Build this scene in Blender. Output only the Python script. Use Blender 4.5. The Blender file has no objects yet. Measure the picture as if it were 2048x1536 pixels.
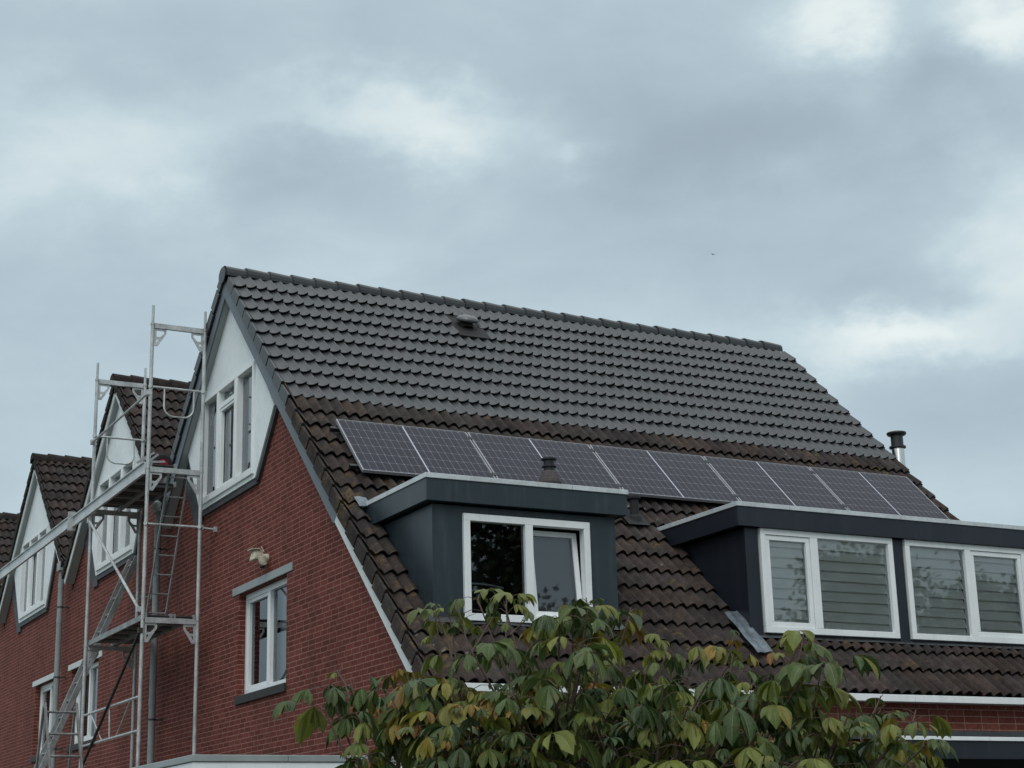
import bpy, math, random
from mathutils import Vector, Matrix
random.seed(7)
SC = bpy.context.scene
COL = SC.collection
sin, cos, tan, pi, R = math.sin, math.cos, math.tan, math.pi, math.radians

# ------------------------------------------------------------------ camera
yaw, pitch, roll = 0.4865, 0.275, -0.026
cam_d = bpy.data.cameras.new('camera'); cam = bpy.data.objects.new('camera', cam_d); COL.objects.link(cam)
f = Vector((sin(yaw)*cos(pitch), cos(yaw)*cos(pitch), sin(pitch)))
r = Vector((cos(yaw), -sin(yaw), 0)); u = r.cross(f)
r2 = r*cos(roll)+u*sin(roll); u2 = -r*sin(roll)+u*cos(roll)
M = Matrix((r2, u2, -f)).transposed().to_4x4(); M.translation = Vector((-6.872, -21.236, 1.6))
cam.matrix_world = M
cam_d.sensor_width = 36; cam_d.lens = 3380/2048*36; cam_d.clip_start = .1; cam_d.clip_end = 3000
SC.camera = cam

# ------------------------------------------------------------------ world: overcast sky
SUN_EL, SUN_AZ = R(48), R(215)          # azimuth from +Y towards +X
world = bpy.data.worlds.new('World'); SC.world = world; world.use_nodes = True
nt = world.node_tree; N = nt.nodes; L = nt.links; N.clear()
def node(t, nt_=None, **k):
    n = (nt_ or nt).nodes.new(t)
    for a, b in k.items(): setattr(n, a, b)
    return n
wo = node('ShaderNodeOutputWorld'); bg = node('ShaderNodeBackground'); bg2 = node('ShaderNodeBackground'); add = node('ShaderNodeAddShader')
sky = node('ShaderNodeTexSky'); sky.sky_type = 'NISHITA'; sky.sun_disc = False
sky.sun_elevation = SUN_EL; sky.sun_rotation = SUN_AZ; sky.dust_density = 4
L.new(sky.outputs[0], bg.inputs[0]); bg.inputs[1].default_value = 0.008
tc = node('ShaderNodeTexCoord')
def vmath(op, a, b=None, sc=None):
    n = node('ShaderNodeVectorMath', operation=op)
    for i, v in enumerate((a, b)):
        if v is None: continue
        if isinstance(v, (tuple, list)): n.inputs[i].default_value = v
        else: L.new(v, n.inputs[i])
    if sc is not None: n.inputs['Scale'].default_value = sc
    return n
def mth(op, a, b=None, c=None, clamp=False):
    n = node('ShaderNodeMath', operation=op, use_clamp=clamp)
    for i, v in enumerate((a, b, c)):
        if v is None: continue
        if isinstance(v, (int, float)): n.inputs[i].default_value = v
        else: L.new(v, n.inputs[i])
    return n.outputs[0]
D = tc.outputs['Generated']
sep = node('ShaderNodeSeparateXYZ'); L.new(D, sep.inputs[0])
# cloud layer: streaky noise on a flattened direction, warped
st = vmath('MULTIPLY', D, (1.0, 1.0, 1.7)).outputs[0]
wn = node('ShaderNodeTexNoise'); wn.inputs['Scale'].default_value = 2.2; wn.inputs['Detail'].default_value = 3; L.new(st, wn.inputs[0])
wf = node('ShaderNodeTexNoise'); wf.inputs['Scale'].default_value = 7.5; wf.inputs['Detail'].default_value = 6; wf.inputs['Roughness'].default_value = .6; L.new(st, wf.inputs[0])
wv = vmath('SCALE', vmath('SUBTRACT', wn.outputs['Color'], (.5, .5, .5)).outputs[0], sc=.28).outputs[0]
st2 = vmath('ADD', st, wv).outputs[0]
n1 = node('ShaderNodeTexNoise'); n1.inputs['Scale'].default_value = 7; n1.inputs['Detail'].default_value = 7; n1.inputs['Roughness'].default_value = .56; L.new(st2, n1.inputs[0])
n2 = node('ShaderNodeTexNoise'); n2.inputs['Scale'].default_value = 2.0; n2.inputs['Detail'].default_value = 3; L.new(st2, n2.inputs[0])
base = mth('ADD', mth('MULTIPLY', n1.outputs[0], .42), mth('MULTIPLY', n2.outputs[0], .58))
cl = mth('SUBTRACT', base, .5)
# bright gaps and dark banks of cloud at their directions in the sky: (azimuth deg, elevation deg, radius deg az, radius el, gain)
def blob(az, el, ra, re, g):
    d0 = Vector((sin(R(az))*cos(R(el)), cos(R(az))*cos(R(el)), sin(R(el))))
    e1 = Vector((cos(R(az)), -sin(R(az)), 0)); e2 = e1.cross(d0)
    w = vmath('ADD', D, vmath('SCALE', vmath('SUBTRACT', wf.outputs['Color'], (.5, .5, .5)).outputs[0], sc=.115).outputs[0]).outputs[0]
    a = mth('DIVIDE', vmath('DOT_PRODUCT', w, tuple(e1)).outputs['Value'], R(ra))
    b = mth('DIVIDE', mth('SUBTRACT', vmath('DOT_PRODUCT', w, tuple(e2)).outputs['Value'], 0), R(re))
    q = mth('ADD', mth('MULTIPLY', a, a), mth('MULTIPLY', b, b))
    return mth('MULTIPLY', mth('EXPONENT', mth('MULTIPLY', q, -.68)), g*1.38)
BL = [(25.3, 24.2, 3.0, 1.3, .20), (20.5, 24.6, 3.5, 1.0, .10), (14, 23.0, 3.4, 1.3, .13), (40.4, 27.0, 2.0, 1.1, .24), (46.5, 27.0, 1.8, 1.2, .24),
      (41.6, 16.4, 2.3, .8, .22), (45.6, 18.8, 1.9, 2.6, .20), (30.4, 23.0, .9, .5, .12), (39.0, 17.0, 2, .8, .08),
      (19.6, 22.2, 2.6, 1.5, -.13), (36.4, 23.0, 4.2, 1.6, -.17), (44.0, 24.6, 2.3, 1.1, -.14), (31.8, 26.2, 3, 1.6, -.08), (43.6, 26.6, .9, 1.3, -.10),
      (30.5, 19.5, 6, 1.1, -.04), (12, 18.5, 4, 1.5, -.05), (33, 16.5, 5, 2, .03), (46, 14.5, 3, 2.0, -.03), (41.5, 18.4, 3, 1.0, -.08), (11, 27, 4, 1, -.05)]
tot = mth('ADD', mth('MULTIPLY', cl, .95), -.016)
for b_ in BL: tot = mth('ADD', tot, blob(*b_))
ramp = node('ShaderNodeValToRGB'); L.new(mth('ADD', tot, .5, clamp=True), ramp.inputs[0])
cr = ramp.color_ramp; cr.interpolation = 'B_SPLINE'
cr.elements[0].position = .22; cr.elements[0].color = (.32, .40, .46, 1)
cr.elements[1].position = .82; cr.elements[1].color = (.84, .90, .88, 1)
e = cr.elements.new(.46); e.color = (.435, .545, .61, 1)
e = cr.elements.new(.62); e.color = (.55, .67, .715, 1)
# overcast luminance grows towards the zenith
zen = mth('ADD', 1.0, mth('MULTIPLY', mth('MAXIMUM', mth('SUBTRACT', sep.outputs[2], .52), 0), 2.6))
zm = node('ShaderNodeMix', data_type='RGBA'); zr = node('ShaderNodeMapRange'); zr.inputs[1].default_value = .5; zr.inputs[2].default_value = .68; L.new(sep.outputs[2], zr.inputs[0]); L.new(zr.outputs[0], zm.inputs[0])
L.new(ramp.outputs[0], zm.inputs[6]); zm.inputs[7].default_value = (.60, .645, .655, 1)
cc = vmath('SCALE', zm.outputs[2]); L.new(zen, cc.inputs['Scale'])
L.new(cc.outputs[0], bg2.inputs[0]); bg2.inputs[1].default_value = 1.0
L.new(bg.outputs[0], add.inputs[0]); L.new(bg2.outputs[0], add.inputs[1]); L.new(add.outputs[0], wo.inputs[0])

sd = bpy.data.lights.new('sun', 'SUN'); so = bpy.data.objects.new('sun', sd); COL.objects.link(so)
sd.energy = .9; sd.angle = R(30); sd.color = (1, .97, .93)
sv = Vector((sin(SUN_AZ)*cos(SUN_EL), cos(SUN_AZ)*cos(SUN_EL), sin(SUN_EL)))
so.rotation_euler = sv.to_track_quat('Z', 'Y').to_euler(); so.location = (0, 0, 60)
SC.view_settings.view_transform = 'Standard'; SC.view_settings.look = 'None'; SC.view_settings.exposure = 0.0; SC.view_settings.gamma = 1

# ------------------------------------------------------------------ materials
def mat(name, col, rough=.6, metal=0, bump=None, vary=None, spec=.5, attr=None, coat=0):
    """col linear rgb; vary=(scale, amount) noise on value; bump=(scale, strength); attr: multiply by colour attribute"""
    m = bpy.data.materials.new(name); m.use_nodes = True; t = m.node_tree; b = t.nodes['Principled BSDF']
    b.inputs['Roughness'].default_value = rough; b.inputs['Metallic'].default_value = metal
    b.inputs['Specular IOR Level'].default_value = spec; b.inputs['Coat Weight'].default_value = coat
    g = t.nodes.new('ShaderNodeNewGeometry'); cur = None
    rgb = t.nodes.new('ShaderNodeRGB'); rgb.outputs[0].default_value = (*col, 1); cur = rgb.outputs[0]
    if attr:
        a = t.nodes.new('ShaderNodeAttribute'); a.attribute_name = attr
        mx = t.nodes.new('ShaderNodeMix'); mx.data_type = 'RGBA'; mx.blend_type = 'MULTIPLY'; mx.inputs[0].default_value = 1
        t.links.new(cur, mx.inputs[6]); t.links.new(a.outputs[0], mx.inputs[7]); cur = mx.outputs[2]
    if vary:
        for sc_, am in ([vary] if not isinstance(vary[0], tuple) else vary):
            n = t.nodes.new('ShaderNodeTexNoise'); n.inputs['Scale'].default_value = sc_; n.inputs['Detail'].default_value = 5
            t.links.new(g.outputs['Position'], n.inputs[0])
            mr = t.nodes.new('ShaderNodeMapRange'); mr.inputs[1].default_value = .3; mr.inputs[2].default_value = .7
            mr.inputs[3].default_value = 1-am; mr.inputs[4].default_value = 1+am; t.links.new(n.outputs[0], mr.inputs[0])
            vs = t.nodes.new('ShaderNodeVectorMath'); vs.operation = 'SCALE'; t.links.new(cur, vs.inputs[0]); t.links.new(mr.outputs[0], vs.inputs['Scale']); cur = vs.outputs[0]
    t.links.new(cur, b.inputs['Base Color'])
    if bump:
        n = t.nodes.new('ShaderNodeTexNoise'); n.inputs['Scale'].default_value = bump[0]; n.inputs['Detail'].default_value = 4
        t.links.new(g.outputs['Position'], n.inputs[0])
        bp = t.nodes.new('ShaderNodeBump'); bp.inputs['Strength'].default_value = bump[1]; bp.inputs['Distance'].default_value = .01
        t.links.new(n.outputs[0], bp.inputs['Height']); t.links.new(bp.outputs[0], b.inputs['Normal'])
    return m

def brick_mat(name, w, h, c1, c2, cm):
    m = bpy.data.materials.new(name); m.use_nodes = True; t = m.node_tree; b = t.nodes['Principled BSDF']
    nn = lambda ty, **k: node(ty, t, **k); K = t.links
    g = nn('ShaderNodeNewGeometry'); s = nn('ShaderNodeSeparateXYZ'); K.new(g.outputs['Position'], s.inputs[0])
    def mt(op, a, c=None):
        n = nn('ShaderNodeMath', operation=op)
        for i, v in enumerate((a, c)):
            if v is None: continue
            if isinstance(v, (int, float)): n.inputs[i].default_value = v
            else: K.new(v, n.inputs[i])
        return n.outputs[0]
    uu = mt('ADD', s.outputs[0], s.outputs[1]); row = mt('FLOOR', mt('DIVIDE', s.outputs[2], h))
    wn_ = nn('ShaderNodeTexWhiteNoise', noise_dimensions='1D'); K.new(row, wn_.inputs['W'])
    off = mt('MULTIPLY', mt('FLOOR', mt('MULTIPLY', wn_.outputs[0], 4)), w/4)
    cx = nn('ShaderNodeCombineXYZ'); K.new(mt('ADD', uu, mt('ADD', off, 50)), cx.inputs[0]); K.new(s.outputs[2], cx.inputs[1])
    br = nn('ShaderNodeTexBrick', offset=0, squash=1); K.new(cx.outputs[0], br.inputs[0])
    br.inputs['Scale'].default_value = 1; br.inputs['Brick Width'].default_value = w; br.inputs['Row Height'].default_value = h
    br.inputs['Mortar Size'].default_value = .0060; br.inputs['Mortar Smooth'].default_value = .35; br.inputs['Bias'].default_value = 0
    br.inputs[1].default_value = (*c1, 1); br.inputs[2].default_value = (*c2, 1); br.inputs[3].default_value = (*cm, 1)
    n = nn('ShaderNodeTexNoise'); n.inputs['Scale'].default_value = 1.1; n.inputs['Detail'].default_value = 4; K.new(g.outputs['Position'], n.inputs[0])
    n3 = nn('ShaderNodeTexNoise'); n3.inputs['Scale'].default_value = 28; n3.inputs['Detail'].default_value = 3; K.new(g.outputs['Position'], n3.inputs[0])
    n.inputs['Roughness'].default_value = .65
    f_ = mt('ADD', mt('MULTIPLY', n.outputs[0], .62), mt('ADD', mt('MULTIPLY', n3.outputs[0], 1.0), .19))
    vs = nn('ShaderNodeVectorMath', operation='SCALE'); K.new(br.outputs[0], vs.inputs[0]); K.new(f_, vs.inputs['Scale']); K.new(vs.outputs[0], b.inputs['Base Color'])
    b.inputs['Roughness'].default_value = .9; b.inputs['Specular IOR Level'].default_value = .2
    bp = nn('ShaderNodeBump'); bp.inputs['Strength'].default_value = .5; bp.inputs['Distance'].default_value = .006; bp.invert = True
    K.new(br.outputs['Fac'], bp.inputs['Height']); K.new(bp.outputs[0], b.inputs['Normal'])
    return m

def glass_mat(name, tint=(1, 1, 1), boost=0.0, ior=1.9):
    m = bpy.data.materials.new(name); m.use_nodes = True; t = m.node_tree; t.nodes.clear()
    o = node('ShaderNodeOutputMaterial', t); tr = node('ShaderNodeBsdfTransparent', t); gl = node('ShaderNodeBsdfGlossy', t)
    tr.inputs[0].default_value = (*tint, 1); gl.inputs['Roughness'].default_value = .015; gl.inputs[0].default_value = (.93, .97, 1, 1)
    fr = node('ShaderNodeFresnel', t); fr.inputs[0].default_value = ior
    ma = node('ShaderNodeMath', t, operation='ADD', use_clamp=True); ma.inputs[1].default_value = boost; t.links.new(fr.outputs[0], ma.inputs[0])
    # slight waviness of the pane
    g = node('ShaderNodeNewGeometry', t); n = node('ShaderNodeTexNoise', t); n.inputs['Scale'].default_value = 1.6; n.inputs['Detail'].default_value = 1; t.links.new(g.outputs['Position'], n.inputs[0])
    bp = node('ShaderNodeBump', t); bp.inputs['Strength'].default_value = .03; bp.inputs['Distance'].default_value = .02; t.links.new(n.outputs[0], bp.inputs['Height']); t.links.new(bp.outputs[0], gl.inputs['Normal'])
    mx = node('ShaderNodeMixShader', t); t.links.new(ma.outputs[0], mx.inputs[0]); t.links.new(tr.outputs[0], mx.inputs[1]); t.links.new(gl.outputs[0], mx.inputs[2]); t.links.new(mx.outputs[0], o.inputs[0])
    return m

MT = dict(
 brick=brick_mat('gable_brick', .222, .0635, (.112, .030, .023), (.172, .047, .036), (.30, .155, .13)),
 brick_front=brick_mat('front_brick', .256, .0745, (.120, .033, .024), (.20, .062, .044), (.27, .16, .13)),
 tile_new=mat('new_tile', (.032, .036, .040), .42, attr='tint', vary=((.8, .08), (5, .10), (60, .12)), bump=(180, .15)),
 tile_old=mat('old_tile', (.038, .031, .029), .9, attr='tint', vary=((1.2, .22), (9, .35), (45, .25)), bump=(70, .55), spec=.25),
 tile_row=mat('terrace_tile', (.037, .030, .028), .9, attr='tint', vary=((1.2, .2), (8, .35), (45, .2)), bump=(70, .5), spec=.2),
 grey_board=mat('grey_board', (.115, .14, .16), .5, vary=(2, .06)),
 grey_soffit=mat('grey_soffit', (.34, .36, .36), .6, vary=(2, .05)),
 white=mat('white_upvc', (.80, .83, .84), .35, vary=((1.5, .05), (14, .03))),
 white_dull=mat('white_paint', (.62, .66, .65), .5, vary=((2, .08), (20, .05))),
 clad=mat('white_cladding', (.78, .83, .85), .55, vary=((1.3, .05), (9, .04))),
 dark_teal=mat('dark_teal_panel', (.023, .037, .046), .38, vary=((1.4, .12), (11, .06)), spec=.5),
 navy=mat('dark_blue_panel', (.011, .015, .024), .4, vary=((1.4, .12), (11, .06)), spec=.5),
 cap=mat('aluminium_trim', (.60, .64, .66), .45, .25, vary=((3, .10), (22, .08))),
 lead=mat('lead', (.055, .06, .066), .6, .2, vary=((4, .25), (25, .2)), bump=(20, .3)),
 lead_bright=mat('lead_patch', (.13, .155, .18), .45, .4, vary=((8, .35), (30, .25)), bump=(14, .6)),
 black=mat('black_plastic', (.012, .013, .015), .45),
 rubber=mat('rubber', (.012, .012, .013), .8),
 red=mat('red_hub', (.35, .015, .04), .4),
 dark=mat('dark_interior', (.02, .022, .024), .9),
 steel=mat('galvanised_steel', (.47, .49, .49), .5, .35, vary=((6, .22), (40, .15))),
 alu=mat('aluminium_ladder', (.30, .31, .31), .55, .55, vary=((5, .25), (35, .2))),
 alu_old=mat('weathered_ladder', (.20, .20, .195), .65, .4, vary=((5, .35), (35, .25))),
 rust=mat('rusty_brace', (.05, .042, .04), .7, .4, vary=(12, .3)),
 alu_light=mat('bright_aluminium', (.55, .58, .59), .5, .25, vary=((3, .15), (30, .12))),
 dark_sill=mat('dark_sill', (.028, .026, .026), .7, vary=(12, .3)), cowl=mat('flue_cowl', (.05, .05, .052), .45, .5),
 ply=mat('plywood_deck', (.045, .04, .04), .8, vary=((4, .3), (20, .2))),
 pipe=mat('pvc_downpipe', (.27, .30, .305), .45, vary=((1.5, .10), (12, .06))),
 inox=mat('stainless_flue', (.62, .62, .60), .22, 1),
 terra=mat('clay_flue', (.075, .062, .06), .75, vary=(15, .2)),
 frame_alu=mat('panel_frame', (.42, .43, .45), .4, .5),
 blind=mat('blind_fabric', (.86, .89, .85), .8, vary=(3, .06)),
 curtain=mat('grey_curtain', (.13, .145, .155), .85),
 curtain_white=mat('white_blind', (.40, .46, .49), .85),
 beige=mat('beige_plastic', (.50, .47, .36), .5, vary=(25, .25)),
 ground=mat('ground', (.10, .105, .085), .95, vary=((.3, .3), (4, .2))),
 bark=mat('bark', (.075, .06, .045), .85, vary=(30, .3)),
 twig=mat('twig', (.085, .055, .04), .7, vary=(30, .3)),
 bird=mat('feather', (.03, .03, .035), .8),
 vent=mat('vent_hood', (.12, .125, .13), .4, .2),
 glass=glass_mat('window_glass'), glass_b=glass_mat('blind_glass', boost=.03, ior=1.85), glass_c=glass_mat('gable_glass', boost=.10),
)

def lichen(m, c1, c2, th, xf):
    t = m.node_tree; b = t.nodes['Principled BSDF']; lk = b.inputs['Base Color'].links[0].from_socket
    g = node('ShaderNodeNewGeometry', t); sp = node('ShaderNodeSeparateXYZ', t); t.links.new(g.outputs['Position'], sp.inputs[0])
    def nz(sc_, det): n = node('ShaderNodeTexNoise', t); n.inputs['Scale'].default_value = sc_; n.inputs['Detail'].default_value = det; t.links.new(g.outputs['Position'], n.inputs[0]); return n.outputs[0]
    def mp(v, a, c, lo=0, hi=1): n = node('ShaderNodeMapRange', t); n.inputs[1].default_value = a; n.inputs[2].default_value = c; n.inputs[3].default_value = lo; n.inputs[4].default_value = hi; t.links.new(v, n.inputs[0]); return n.outputs[0]
    def mt(op, a, c): n = node('ShaderNodeMath', t, operation=op); t.links.new(a, n.inputs[0]); t.links.new(c, n.inputs[1]); return n.outputs[0]
    k = mt('MULTIPLY', mp(mt('ADD', nz(3.2, 5), mp(sp.outputs[0], .2, .9, xf, 0)), th, th+.10), mp(nz(24, 4), .42, .58))
    mx = node('ShaderNodeMix', t, data_type='RGBA'); t.links.new(k, mx.inputs[0]); t.links.new(lk, mx.inputs[6]); mx.inputs[7].default_value = (*c1, 1)
    v = node('ShaderNodeTexVoronoi', t); v.inputs['Scale'].default_value = 5.5; t.links.new(g.outputs['Position'], v.inputs[0])
    sp2 = mt('MULTIPLY', mp(mt('ADD', v.outputs['Distance'], mp(nz(60, 2), 0, 1, -.06, .06)), .13, .10), mp(nz(.9, 2), .58, .60))
    mx2 = node('ShaderNodeMix', t, data_type='RGBA'); t.links.new(sp2, mx2.inputs[0]); t.links.new(mx.outputs[2], mx2.inputs[6]); mx2.inputs[7].default_value = (*c2, 1); t.links.new(mx2.outputs[2], b.inputs['Base Color'])
lichen(MT['tile_old'], (.10, .068, .034), (.15, .145, .13), .60, .10)
lichen(MT['tile_row'], (.085, .07, .05), (.24, .235, .22), .64, .04)
def streaks(m, amt, col=(.5, .5, .48), sc=(9, 9, .7)):
    t = m.node_tree; b = t.nodes['Principled BSDF']; lk = b.inputs['Base Color'].links[0].from_socket
    g = node('ShaderNodeNewGeometry', t); v = node('ShaderNodeVectorMath', t, operation='MULTIPLY'); v.inputs[1].default_value = sc; t.links.new(g.outputs['Position'], v.inputs[0])
    n = node('ShaderNodeTexNoise', t); n.inputs['Scale'].default_value = 1; n.inputs['Detail'].default_value = 6; n.inputs['Roughness'].default_value = .7; t.links.new(v.outputs[0], n.inputs[0])
    mr = node('ShaderNodeMapRange', t); mr.inputs[1].default_value = .5; mr.inputs[2].default_value = .75; mr.inputs[4].default_value = amt; t.links.new(n.outputs[0], mr.inputs[0])
    mx = node('ShaderNodeMix', t, data_type='RGBA'); t.links.new(mr.outputs[0], mx.inputs[0]); t.links.new(lk, mx.inputs[6]); mx.inputs[7].default_value = (*col, 1); t.links.new(mx.outputs[2], b.inputs['Base Color'])
streaks(MT['brick'], .45, (.055, .022, .018), (1.7, 1.7, .45)); streaks(MT['dark_teal'], .05); streaks(MT['navy'], .02); streaks(MT['clad'], .12, (.42, .44, .40), (5, 5, .5)); streaks(MT['white'], .25, (.45, .46, .42)); streaks(MT['pipe'], .3, (.14, .15, .13)); streaks(MT['steel'], .5, (.16, .15, .14), (25, 25, 9)); streaks(MT['alu'], .6, (.12, .12, .11), (20, 20, 14))
streaks(MT['alu_light'], .5, (.25, .25, .24), (4, 4, 20)); streaks(MT['cap'], .5, (.3, .31, .3), (5, 5, 5)); streaks(MT['white_dull'], .4, (.35, .37, .33), (6, 6, 2))
# solar cells
def solar_mat():
    m = bpy.data.materials.new('solar_cells'); m.use_nodes = True; t = m.node_tree; b = t.nodes['Principled BSDF']; K = t.links
    uv = node('ShaderNodeUVMap', t); s = node('ShaderNodeSeparateXYZ', t); K.new(uv.outputs[0], s.inputs[0])
    def mt(op, *v):
        n = node('ShaderNodeMath', t, operation=op)
        for i, x in enumerate(v):
            if isinstance(x, (int, float)): n.inputs[i].default_value = x
            else: K.new(x, n.inputs[i])
        return n.outputs[0]
    # uv in cells: u 0..18, v 0..6
    def line(c, w): # distance to nearest integer < w
        d = mt('ABSOLUTE', mt('SUBTRACT', mt('FRACT', mt('ADD', c, .5)), .5)); return mt('LESS_THAN', d, w), d
    lu, du = line(s.outputs[0], .024); lv, dv = line(s.outputs[1], .013)
    # chamfered corners: white diamonds
    dia = mt('LESS_THAN', mt('ADD', mt('MULTIPLY', du, .5), dv), .055)
    k = mt('MAXIMUM', mt('MAXIMUM', mt('MULTIPLY', lu, .75), mt('MULTIPLY', lv, .75)), dia)
    mid = mt('LESS_THAN', mt('ABSOLUTE', mt('SUBTRACT', s.outputs[0], 9.0)), .10); k = mt('MAXIMUM', k, mt('MULTIPLY', mid, 2.2))
    cellid = node('ShaderNodeTexWhiteNoise', t, noise_dimensions='2D'); fl = node('ShaderNodeVectorMath', t, operation='FLOOR'); K.new(uv.outputs[0], fl.inputs[0]); K.new(fl.outputs[0], cellid.inputs['Vector'])
    mx = node('ShaderNodeMix', t, data_type='RGBA', clamp_factor=False); K.new(k, mx.inputs[0]); mx.inputs[7].default_value = (.20, .21, .25, 1)
    c0 = node('ShaderNodeMix', t, data_type='RGBA'); K.new(cellid.outputs[0], c0.inputs[0]); c0.inputs[6].default_value = (.009, .009, .019, 1); c0.inputs[7].default_value = (.014, .014, .027, 1)
    K.new(c0.outputs[2], mx.inputs[6]); K.new(mx.outputs[2], b.inputs['Base Color'])
    b.inputs['Roughness'].default_value = .25; b.inputs['Specular IOR Level'].default_value = .11
    return m
MT['solar'] = solar_mat()

# ------------------------------------------------------------------ mesh helpers
class MB:
    def __init__(s): s.v = []; s.f = []; s.c = []; s.uv = []; s.usec = False; s.smooth = False
    def face(s, pts, col=(1, 1, 1), uv=None):
        i = len(s.v); s.v += [tuple(p) for p in pts]; s.f.append(tuple(range(i, i+len(pts)))); s.c.append(col); s.uv.append(uv); return s
    def hexa(s, p, col=(1, 1, 1)):   # p: 8 corners, 0-3 bottom ccw, 4-7 top
        i = len(s.v); s.v += [tuple(q) for q in p]
        for q in ((3, 2, 1, 0), (4, 5, 6, 7), (0, 1, 5, 4), (1, 2, 6, 5), (2, 3, 7, 6), (3, 0, 4, 7)):
            s.f.append(tuple(i+k for k in q)); s.c.append(col); s.uv.append(None)
        return s
    def box(s, x0, x1, y0, y1, z0, z1, col=(1, 1, 1)):
        return s.hexa([(x0, y0, z0), (x1, y0, z0), (x1, y1, z0), (x0, y1, z0), (x0, y0, z1), (x1, y0, z1), (x1, y1, z1), (x0, y1, z1)], col)
    def prism(s, poly, ext, col=(1, 1, 1)):   # poly: 3d points planar, ext vector
        n = len(poly); i = len(s.v); e = Vector(ext); s.v += [tuple(p) for p in poly]+[tuple(Vector(p)+e) for p in poly]
        for q in [tuple(range(n))[::-1], tuple(range(n, 2*n))]+[(k, (k+1) % n, n+(k+1) % n, n+k) for k in range(n)]:
            s.f.append(tuple(i+a for a in q)); s.c.append(col); s.uv.append(None)
        return s
    def tube(s, pts, rad, seg=10, col=(1, 1, 1), caps=True):
        pts = [Vector(p) for p in pts]; n = len(pts); rs = rad if isinstance(rad, (list, tuple)) else [rad]*n; i0 = len(s.v); prev = None
        for k, p in enumerate(pts):
            d = ((pts[k+1] if k < n-1 else p)-(pts[k-1] if k else p)).normalized()
            if prev is None: a = d.orthogonal().normalized()
            else: a = (prev-d*prev.dot(d)).normalized()
            prev = a; b = d.cross(a)
            for j in range(seg):
                t = 2*pi*j/seg; s.v.append(tuple(p+(a*cos(t)+b*sin(t))*rs[k]))
        for k in range(n-1):
            for j in range(seg):
                a, b = i0+k*seg+j, i0+k*seg+(j+1) % seg; s.f.append((a, b, b+seg, a+seg)); s.c.append(col); s.uv.append(None)
        if caps:
            s.f.append(tuple(i0+j for j in range(seg))[::-1]); s.c.append(col); s.uv.append(None)
            s.f.append(tuple(i0+(n-1)*seg+j for j in range(seg))); s.c.append(col); s.uv.append(None)
        return s
    def beam(s, a, b, w, h, up=(0, 0, 1)):   # rectangular bar from a to b, w sideways, h along up
        a, b = Vector(a), Vector(b); d = (b-a).normalized(); up = Vector(up); sd_ = d.cross(up).normalized()*w/2; uu = sd_.normalized().cross(d).normalized()*h/2
        return s.hexa([a-sd_-uu, a+sd_-uu, a+sd_+uu, a-sd_+uu, b-sd_-uu, b+sd_-uu, b+sd_+uu, b-sd_+uu])
    def lathe(s, c, prof, seg=20, tilt=None):  # prof [(r,z)]
        i0 = len(s.v); c = Vector(c)
        for r_, z in prof:
            for j in range(seg):
                t = 2*pi*j/seg; p = Vector((r_*cos(t), r_*sin(t), z))
                if tilt is not None: p = tilt @ p
                s.v.append(tuple(c+p))
        for k in range(len(prof)-1):
            for j in range(seg):
                a, b = i0+k*seg+j, i0+k*seg+(j+1) % seg; s.f.append((a, b, b+seg, a+seg)); s.c.append((1, 1, 1)); s.uv.append(None)
        return s
    def build(s, name, m, parent=None, bevel=0, smooth=False):
        base = world_loc(parent)
        me = bpy.data.meshes.new(name); me.from_pydata([(a-base[0], b-base[1], c-base[2]) for a, b, c in s.v], [], s.f)
        if s.usec:
            at = me.color_attributes.new('tint', 'FLOAT_COLOR', 'CORNER')
            k = 0
            for fi, f_ in enumerate(s.f):
                for _ in f_: at.data[k].color = (*s.c[fi], 1); k += 1
        if any(s.uv):
            ul = me.uv_layers.new(name='UVMap'); k = 0
            for fi, f_ in enumerate(s.f):
                for q in range(len(f_)): ul.data[k].uv = s.uv[fi][q] if s.uv[fi] else (0, 0); k += 1
        me.materials.append(MT[m] if isinstance(m, str) else m)
        if smooth: me.polygons.foreach_set('use_smooth', [True]*len(me.polygons))
        me.update()
        o = bpy.data.objects.new(name, me); COL.objects.link(o)
        if parent: o.parent = parent
        if bevel:
            md = o.modifiers.new('bevel', 'BEVEL'); md.width = bevel; md.segments = 2; md.limit_method = 'ANGLE'; md.angle_limit = R(40)
        return o
def world_loc(o):
    p = Vector((0, 0, 0))
    while o is not None: p += o.location; o = o.parent
    return p
def thing(name, loc, label, cat, group=None):
    o = bpy.data.objects.new(name, None); COL.objects.link(o); o.location = loc; o.empty_display_size = .3
    return tag(o, label, cat, group)
def tag(o, label, cat, group=None):
    o['label'] = label; o['category'] = cat
    if group: o['group'] = group
    return o

# ------------------------------------------------------------------ ground
g = MB(); g.face([(-1500, -1500, 0), (1500, -1500, 0), (1500, 1500, 0), (-1500, 1500, 0)])
go = g.build('ground', 'ground'); go['kind'] = 'structure'

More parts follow.
